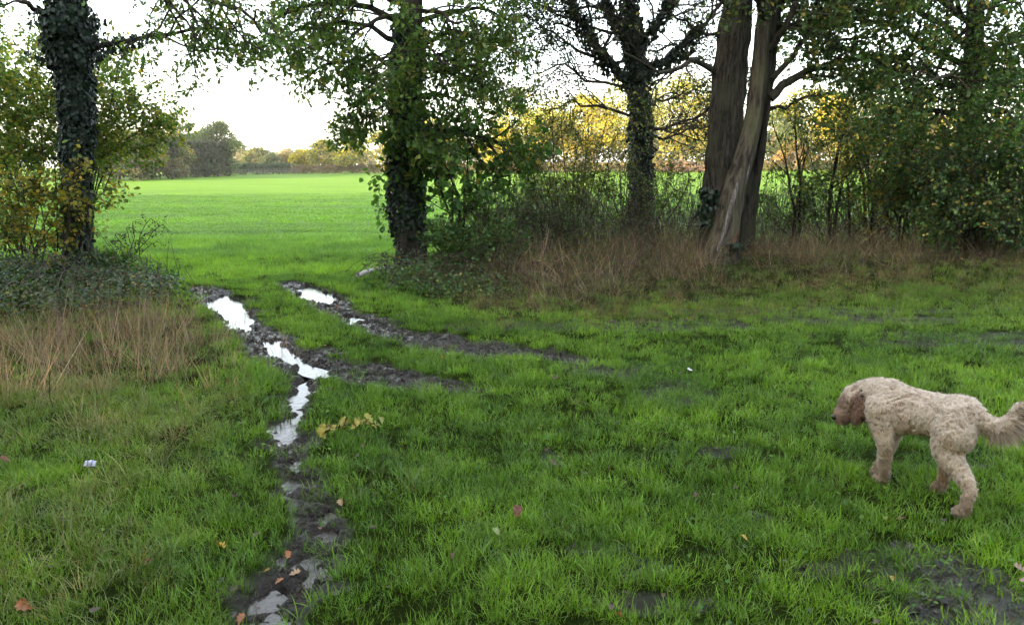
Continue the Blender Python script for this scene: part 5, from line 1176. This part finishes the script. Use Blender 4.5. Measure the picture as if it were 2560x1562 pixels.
RED, ORA, TANC, YELC, BRO, PAL = (.12, .035, .018), (.22, .085, .03), (.28, .19, .11), (.30, .20, .025), (.06, .03, .018), (.24, .17, .135)
LEAVES = [(1292, 1297, RED, .105, "large red-brown oak leaf lying alone in the middle of the grass"), (857, 1262, TANC, .075, "pale tan leaf on the right lip of the near rut"), (722, 1378, ORA, .075, "pinkish orange leaf stuck in the near rut mud"),
          (702, 1442, ORA, .06, "bright orange leaf on the mud just below the pinkish one"), (742, 1430, TANC, .07, "narrow straw coloured leaf lying across the near rut"), (556, 1377, YELC, .085, "yellow leaf in the grass left of the near rut"),
          (640, 1336, BRO, .06, "dull brown leaf at the left lip of the near rut"), (672, 1424, YELC, .04, "small yellow leaf at the muddy left lip"), (607, 1540, ORA, .07, "rusty leaf at the bottom edge left of the bluish puddle"),
          (70, 1527, ORA, .10, "curled orange-brown leaf at the bottom left corner"), (20, 1158, RED, .08, "dark red leaf in the grass at the left edge"), (232, 1152, BRO, .05, "brown leaf just above the white scrap"),
          (842, 768, ORA, .11, "orange leaf floating in the tiny puddle of the right rut"), (1060, 696, ORA, .14, "orange leaves caught at the edge of the brambles under the oak"), (1855, 1361, YELC, .05, "small yellow leaf in the grass below centre right"),
          (2222, 1462, YELC, .035, "tiny yellow leaf at the edge of the bottom right mud"), (1545, 1556, ORA, .05, "orange leaf cut by the bottom edge right of centre"), (1366, 1142, BRO, .05, "dark brown leaf in the small hoof hole, upper one"),
          (1384, 1176, BRO, .06, "dark brown curled leaf in the small hoof hole, lower one"), (1737, 1254, BRO, .06, "dark brown leaf half sunk in the grass left of the dog"), (2538, 1440, PAL, .09, "pale pinkish leaf by the mud at the right edge"),
          (2550, 1478, PAL, .07, "second pinkish leaf below the pale one at the right edge"), (378, 1418, RED, .05, "small dark red leaf in the grass left of the yellow one"), (1130, 1408, BRO, .05, "faded brown leaf in the long tussock"),
          (1722, 934, (.5, .52, .5), .07, "pale upturned leaf in the grass above centre right"), (1240, 1345, (.20, .24, .10), .07, "grey green leaf lying flat in the tussock"), (268, 1078, RED, .05, "red leaf in the dry grass left of the rut junction"), (1105, 905, ORA, .05, "small orange leaf between the two ruts")]
def fallen_leaves():
    rng = np.random.default_rng(55)
    for px, py, c, s, lab in LEAVES:
        p = gpt(px, py); inmud = px < 870 and 600 < px
        o = link("fallen_leaf", leaf_mesh("fallen_leaf", c, rng, .9), None, lab, "leaf", "fallen leaves on the verge", loc=(p[0], p[1] - .02, max(hz(p[0], p[1]), WATER_Z) + (.02 if inmud else .045)))
        o.rotation_euler = (rng.uniform(.15, .6), rng.normal(0, .3), rng.uniform(-1.4, 1.4)); o.scale = (s * .72, s * .72, s * .72)
fallen_leaves()
def oak_sprig():
    rng = np.random.default_rng(56); c = gpt(880, 1100); c[2] = hz(c[0], c[1])
    root = thing("oak_sprig", c, "broken sprig of yellow-green oak leaves lying beside the near rut", "twig")
    a, b = gpt(805, 1100) + [0, 0, .05], gpt(950, 1098) + [0, 0, .09]; P = curve([a, (a + b) / 2 + [0, .02, .03], b], 12, rng, .004)
    link("stem", new_mesh("stem", *tubes([(P, np.linspace(.005, .003, 12))]), M_TWIG, smooth=True), root)
    for k in range(17):
        px = 800 + 9.5 * k + rng.normal(0, 4); t = k / 16; p = P[min(int(t * 11), 11)] + [rng.normal(0, .012), rng.normal(0, .02), rng.uniform(-.01, .03)]
        cl = [(.19, .18, .022), (.24, .20, .026), (.14, .16, .025), (.12, .05, .02)][3 if k == 4 else rng.integers(0, 3)]
        o = link("leaf", leaf_mesh("leaf", cl, rng, .6), root); o.matrix_parent_inverse = Matrix.Identity(4); o.location = tuple(p - c)
        o.rotation_euler = (rng.uniform(.2, 1.1), rng.normal(0, .3), rng.uniform(-2.2, 2.2)); s = rng.uniform(.06, .10); o.scale = (s, s, s)
oak_sprig()
def scrap():
    p = gpt(228, 1184); z = hz(p[0], p[1]); rng = np.random.default_rng(57)
    u, v = np.meshgrid(np.linspace(-1, 1, 13), np.linspace(-1, 1, 9)); x = u * .032; y = v * .022; h = .028 * (1 - u ** 2 * .8) * (1 - v ** 2 * .7) + .008 * (fbm(u * 3 + 5, v * 3 + 5, 4, 3) - .5) * 2
    V = np.stack([x, y, h], -1).reshape(-1, 3); i = (np.arange(8)[:, None] * 13 + np.arange(12)[None]).ravel()
    m, nt, lk = mat("crumpled_white_film"); pr = nt.new("ShaderNodeBsdfPrincipled"); tc = nt.new("ShaderNodeTexCoord")
    wv = nt.new("ShaderNodeTexWave"); wv.inputs['Scale'].default_value = 14; wv.inputs['Distortion'].default_value = 2; lk.new(tc.outputs['Object'], wv.inputs[0])
    lk.new(ramp(nt, lk, wv.outputs['Fac'], [(.72, (.32, .34, .42)), (.86, (.12, .13, .24))]), pr.inputs['Base Color']); pr.inputs['Roughness'].default_value = .35
    o = nt.new("ShaderNodeOutputMaterial"); lk.new(pr.outputs[0], o.inputs[0])
    ob = link("litter_scrap", new_mesh("litter_scrap", V, np.stack([i, i + 1, i + 14, i + 13], 1), m, smooth=True), None, "crumpled white scrap of litter in the grass at the lower left", "litter", loc=(p[0], p[1], z + .06)); ob.rotation_euler = (.5, .15, .3); ob.scale = (.9, .9, .9)
scrap()
def sticks():
    rng = np.random.default_rng(58)
    a, b = gpt(895, 705), gpt(985, 688); za = hz(a[0], a[1])
    P = curve([a + [0, 0, za + .10], (a + b) / 2 + [0, 0, za + .14], b + [0, 0, za + .12]], 10, rng, .006)
    link("fallen_branch", new_mesh("fallen_branch", *lumpy_trunk(P, np.linspace(.035, .014, 10), 8, 2, .2), plain("bleached_branch", (.5, .48, .47), .7), smooth=True), None, "bleached pale branch lying at the field edge below the oak", "branch")
    for k, (x0, y0, x1, y1, lab) in enumerate([(440, 890, 455, 745, "tall dark dead stalk at the right side of the dry grass"), (130, 1030, 128, 925, "dark leafy stalk in front of the dry grass at the left"), (62, 940, -20, 938, "thin dark twig poking in from the left edge"), (700, 1075, 610, 1130, "thin straw stem bent over the rut edge")]):
        g = gpt(x0, y0); zz = hz(g[0], g[1]); top = at(x1, y1, g[1] + (.0 if k != 3 else -.1)); P = curve([g + [0, 0, zz - .03], (g + top) / 2 + [rng.normal(0, .02), 0, 0], top], 9, rng, .004)
        out = {'poly': [], 'tips': []}; grow(rng, P, np.linspace(.005, .002, 9), 0, dict(n=[5], L=[.10], ang=.6, up=.3, m=[4], rmin=.0015, t0=[.4]), out)
        link("dead_stalk", new_mesh("dead_stalk", *tubes(out['poly']), M_TWIG, smooth=True), None, lab, "stalk")
sticks()
# scattered leaf litter too small to count
def litter():
    rng = np.random.default_rng(59); x, y = sample_band(2.5, 11.5, 60, rng); z, mud, spot, pud = height(x, y, True)
    w = .2 + np.maximum(mud, spot) * 1.0 + .5 * sstep(7, 9, y) * sstep(0, 2, x); k = (rng.random(len(x)) < w * .55) & (pud < .02); x, y, z = x[k], y[k], z[k]; n = len(x)
    V, F, C = leaves(np.c_[x, y, z + rng.uniform(.005, .05, n)], rng.normal(0, 1, (n, 3)) * [1, 1, .2], rng.normal(0, .4, (n, 3)) + [0, 0, 1], rng.uniform(.015, .045, n), pal(rng, n, [BRO, (.04, .03, .02), (.10, .055, .03), (.16, .11, .055), (.02, .018, .015)], (3, 3, 1.5, .7, 3)), OAK)
    link("leaf_litter", new_mesh("leaf_litter", V, F, M_DEADLEAF, col=C), None, "scatter of small brown leaf fragments over mud and grass", "leaf litter", None, "stuff")
litter()

# crumbs of churned mud and low broad-leaved weeds
def clods():
    rng = np.random.default_rng(60); lib = []
    for k in range(5):
        u, v = np.meshgrid(np.linspace(.05, np.pi - .05, 5), np.arange(7) * 2 * np.pi / 7, indexing='ij')
        P = np.stack([np.sin(u) * np.cos(v), np.sin(u) * np.sin(v), np.cos(u) * .6], -1).reshape(-1, 3); P *= rng.uniform(.6, 1.25, (len(P), 1))
        i, j = np.meshgrid(np.arange(4), np.arange(7), indexing='ij'); j2 = (j + 1) % 7
        lib.append((P, [np.stack([i * 7 + j, i * 7 + j2, (i + 1) * 7 + j2, (i + 1) * 7 + j], -1).reshape(-1, 4)], np.ones((len(P), 3))))
    m, nt, lk = mat("mud_crumb"); p = nt.new("ShaderNodeBsdfPrincipled"); pos = nt.new("ShaderNodeNewGeometry").outputs['Position']
    lk.new(mixc(nt, lk, 1.0, attr(nt, 'tint', 'INSTANCER').outputs['Color'], (1, 1, 1), 'MULTIPLY'), p.inputs['Base Color']); p.inputs['Roughness'].default_value = .38
    lk.new(bump(nt, lk, noisen(nt, lk, 180, 4, .7, pos).outputs['Fac'], .8, .01), p.inputs['Normal']); o = nt.new("ShaderNodeOutputMaterial"); lk.new(p.outputs[0], o.inputs[0])
    coll = library("mud_crumb", m, lib); x, y = sample_band(2.4, 11.5, 620, rng, x0=-5, x1=4.5); z, mud, spot, pud = height(x, y, True)
    k = (np.maximum(mud, spot) > .3) & (pud < .02) & (rng.random(len(x)) < .75 * fbm(x * 4, y * 4, 33, 3) * 1.5); x, y, z = x[k], y[k], z[k]; n = len(x)
    s = rng.uniform(.004, .013, n) * (1 + .06 * (y - 3)); tint = np.array([(.012, .009, .007), (.03, .022, .016), (.055, .042, .032)])[rng.choice(3, n, p=[.45, .4, .15])]
    scatter("mud_crumbs", coll, np.c_[x, y, z + s * .1], rng.uniform(0, 6.28, (n, 3)) * [.2, .2, 1], np.c_[s * 1.5, s, s * .8], rng.integers(0, 5, n), tint, "wet crumbs of churned mud along the wheel ruts", "mud")
clods()
def weeds():
    rng = np.random.default_rng(61); x, y = sample_band(2.4, 12, 90, rng); z, mud, spot, pud = height(x, y, True)
    k = (mud < .5) & (pud < .005) & (rng.random(len(x)) < np.clip((fbm(x * 2.2, y * 2.2, 43, 3) - .42) * 3, 0, 1)); x, y, z = x[k], y[k], z[k]; n = len(x)
    V, F, C = leaves(np.c_[x, y, z + rng.uniform(.02, .06, n)], rng.normal(0, 1, (n, 3)) * [1, 1, .35], rng.normal(0, .35, (n, 3)) + [0, 0, 1], rng.uniform(.014, .032, n), pal(rng, n, [(.05, .13, .02), (.09, .19, .025), (.06, .12, .03), (.14, .18, .035)], (3, 3, 2, 1)), LEAF4)
    link("low_weeds", new_mesh("low_weeds", V, F, M_LEAF, col=C), None, "small round weed leaves scattered low among the grass", "weeds", None, "stuff")
weeds()

# ------------------------------------------------------------------ thin evening haze over the whole place
def haze():
    b = (-430, 430, -130, 610, -1.6, 32); V = np.array([[b[i], b[2 + j], b[4 + k]] for i in (0, 1) for j in (0, 1) for k in (0, 1)], float)
    F = np.array([[0, 1, 3, 2], [4, 6, 7, 5], [0, 4, 5, 1], [2, 3, 7, 6], [0, 2, 6, 4], [1, 5, 7, 3]])
    m, nt, lk = mat("haze"); v = nt.new("ShaderNodeVolumePrincipled"); v.inputs['Color'].default_value = (.93, .96, 1, 1); v.inputs['Density'].default_value = .0003
    o = nt.new("ShaderNodeOutputMaterial"); lk.new(v.outputs[0], o.inputs['Volume'])
    link("haze", new_mesh("haze", V, F, m), None, "thin pale autumn haze over field and trees", "haze", None, "stuff")
haze()
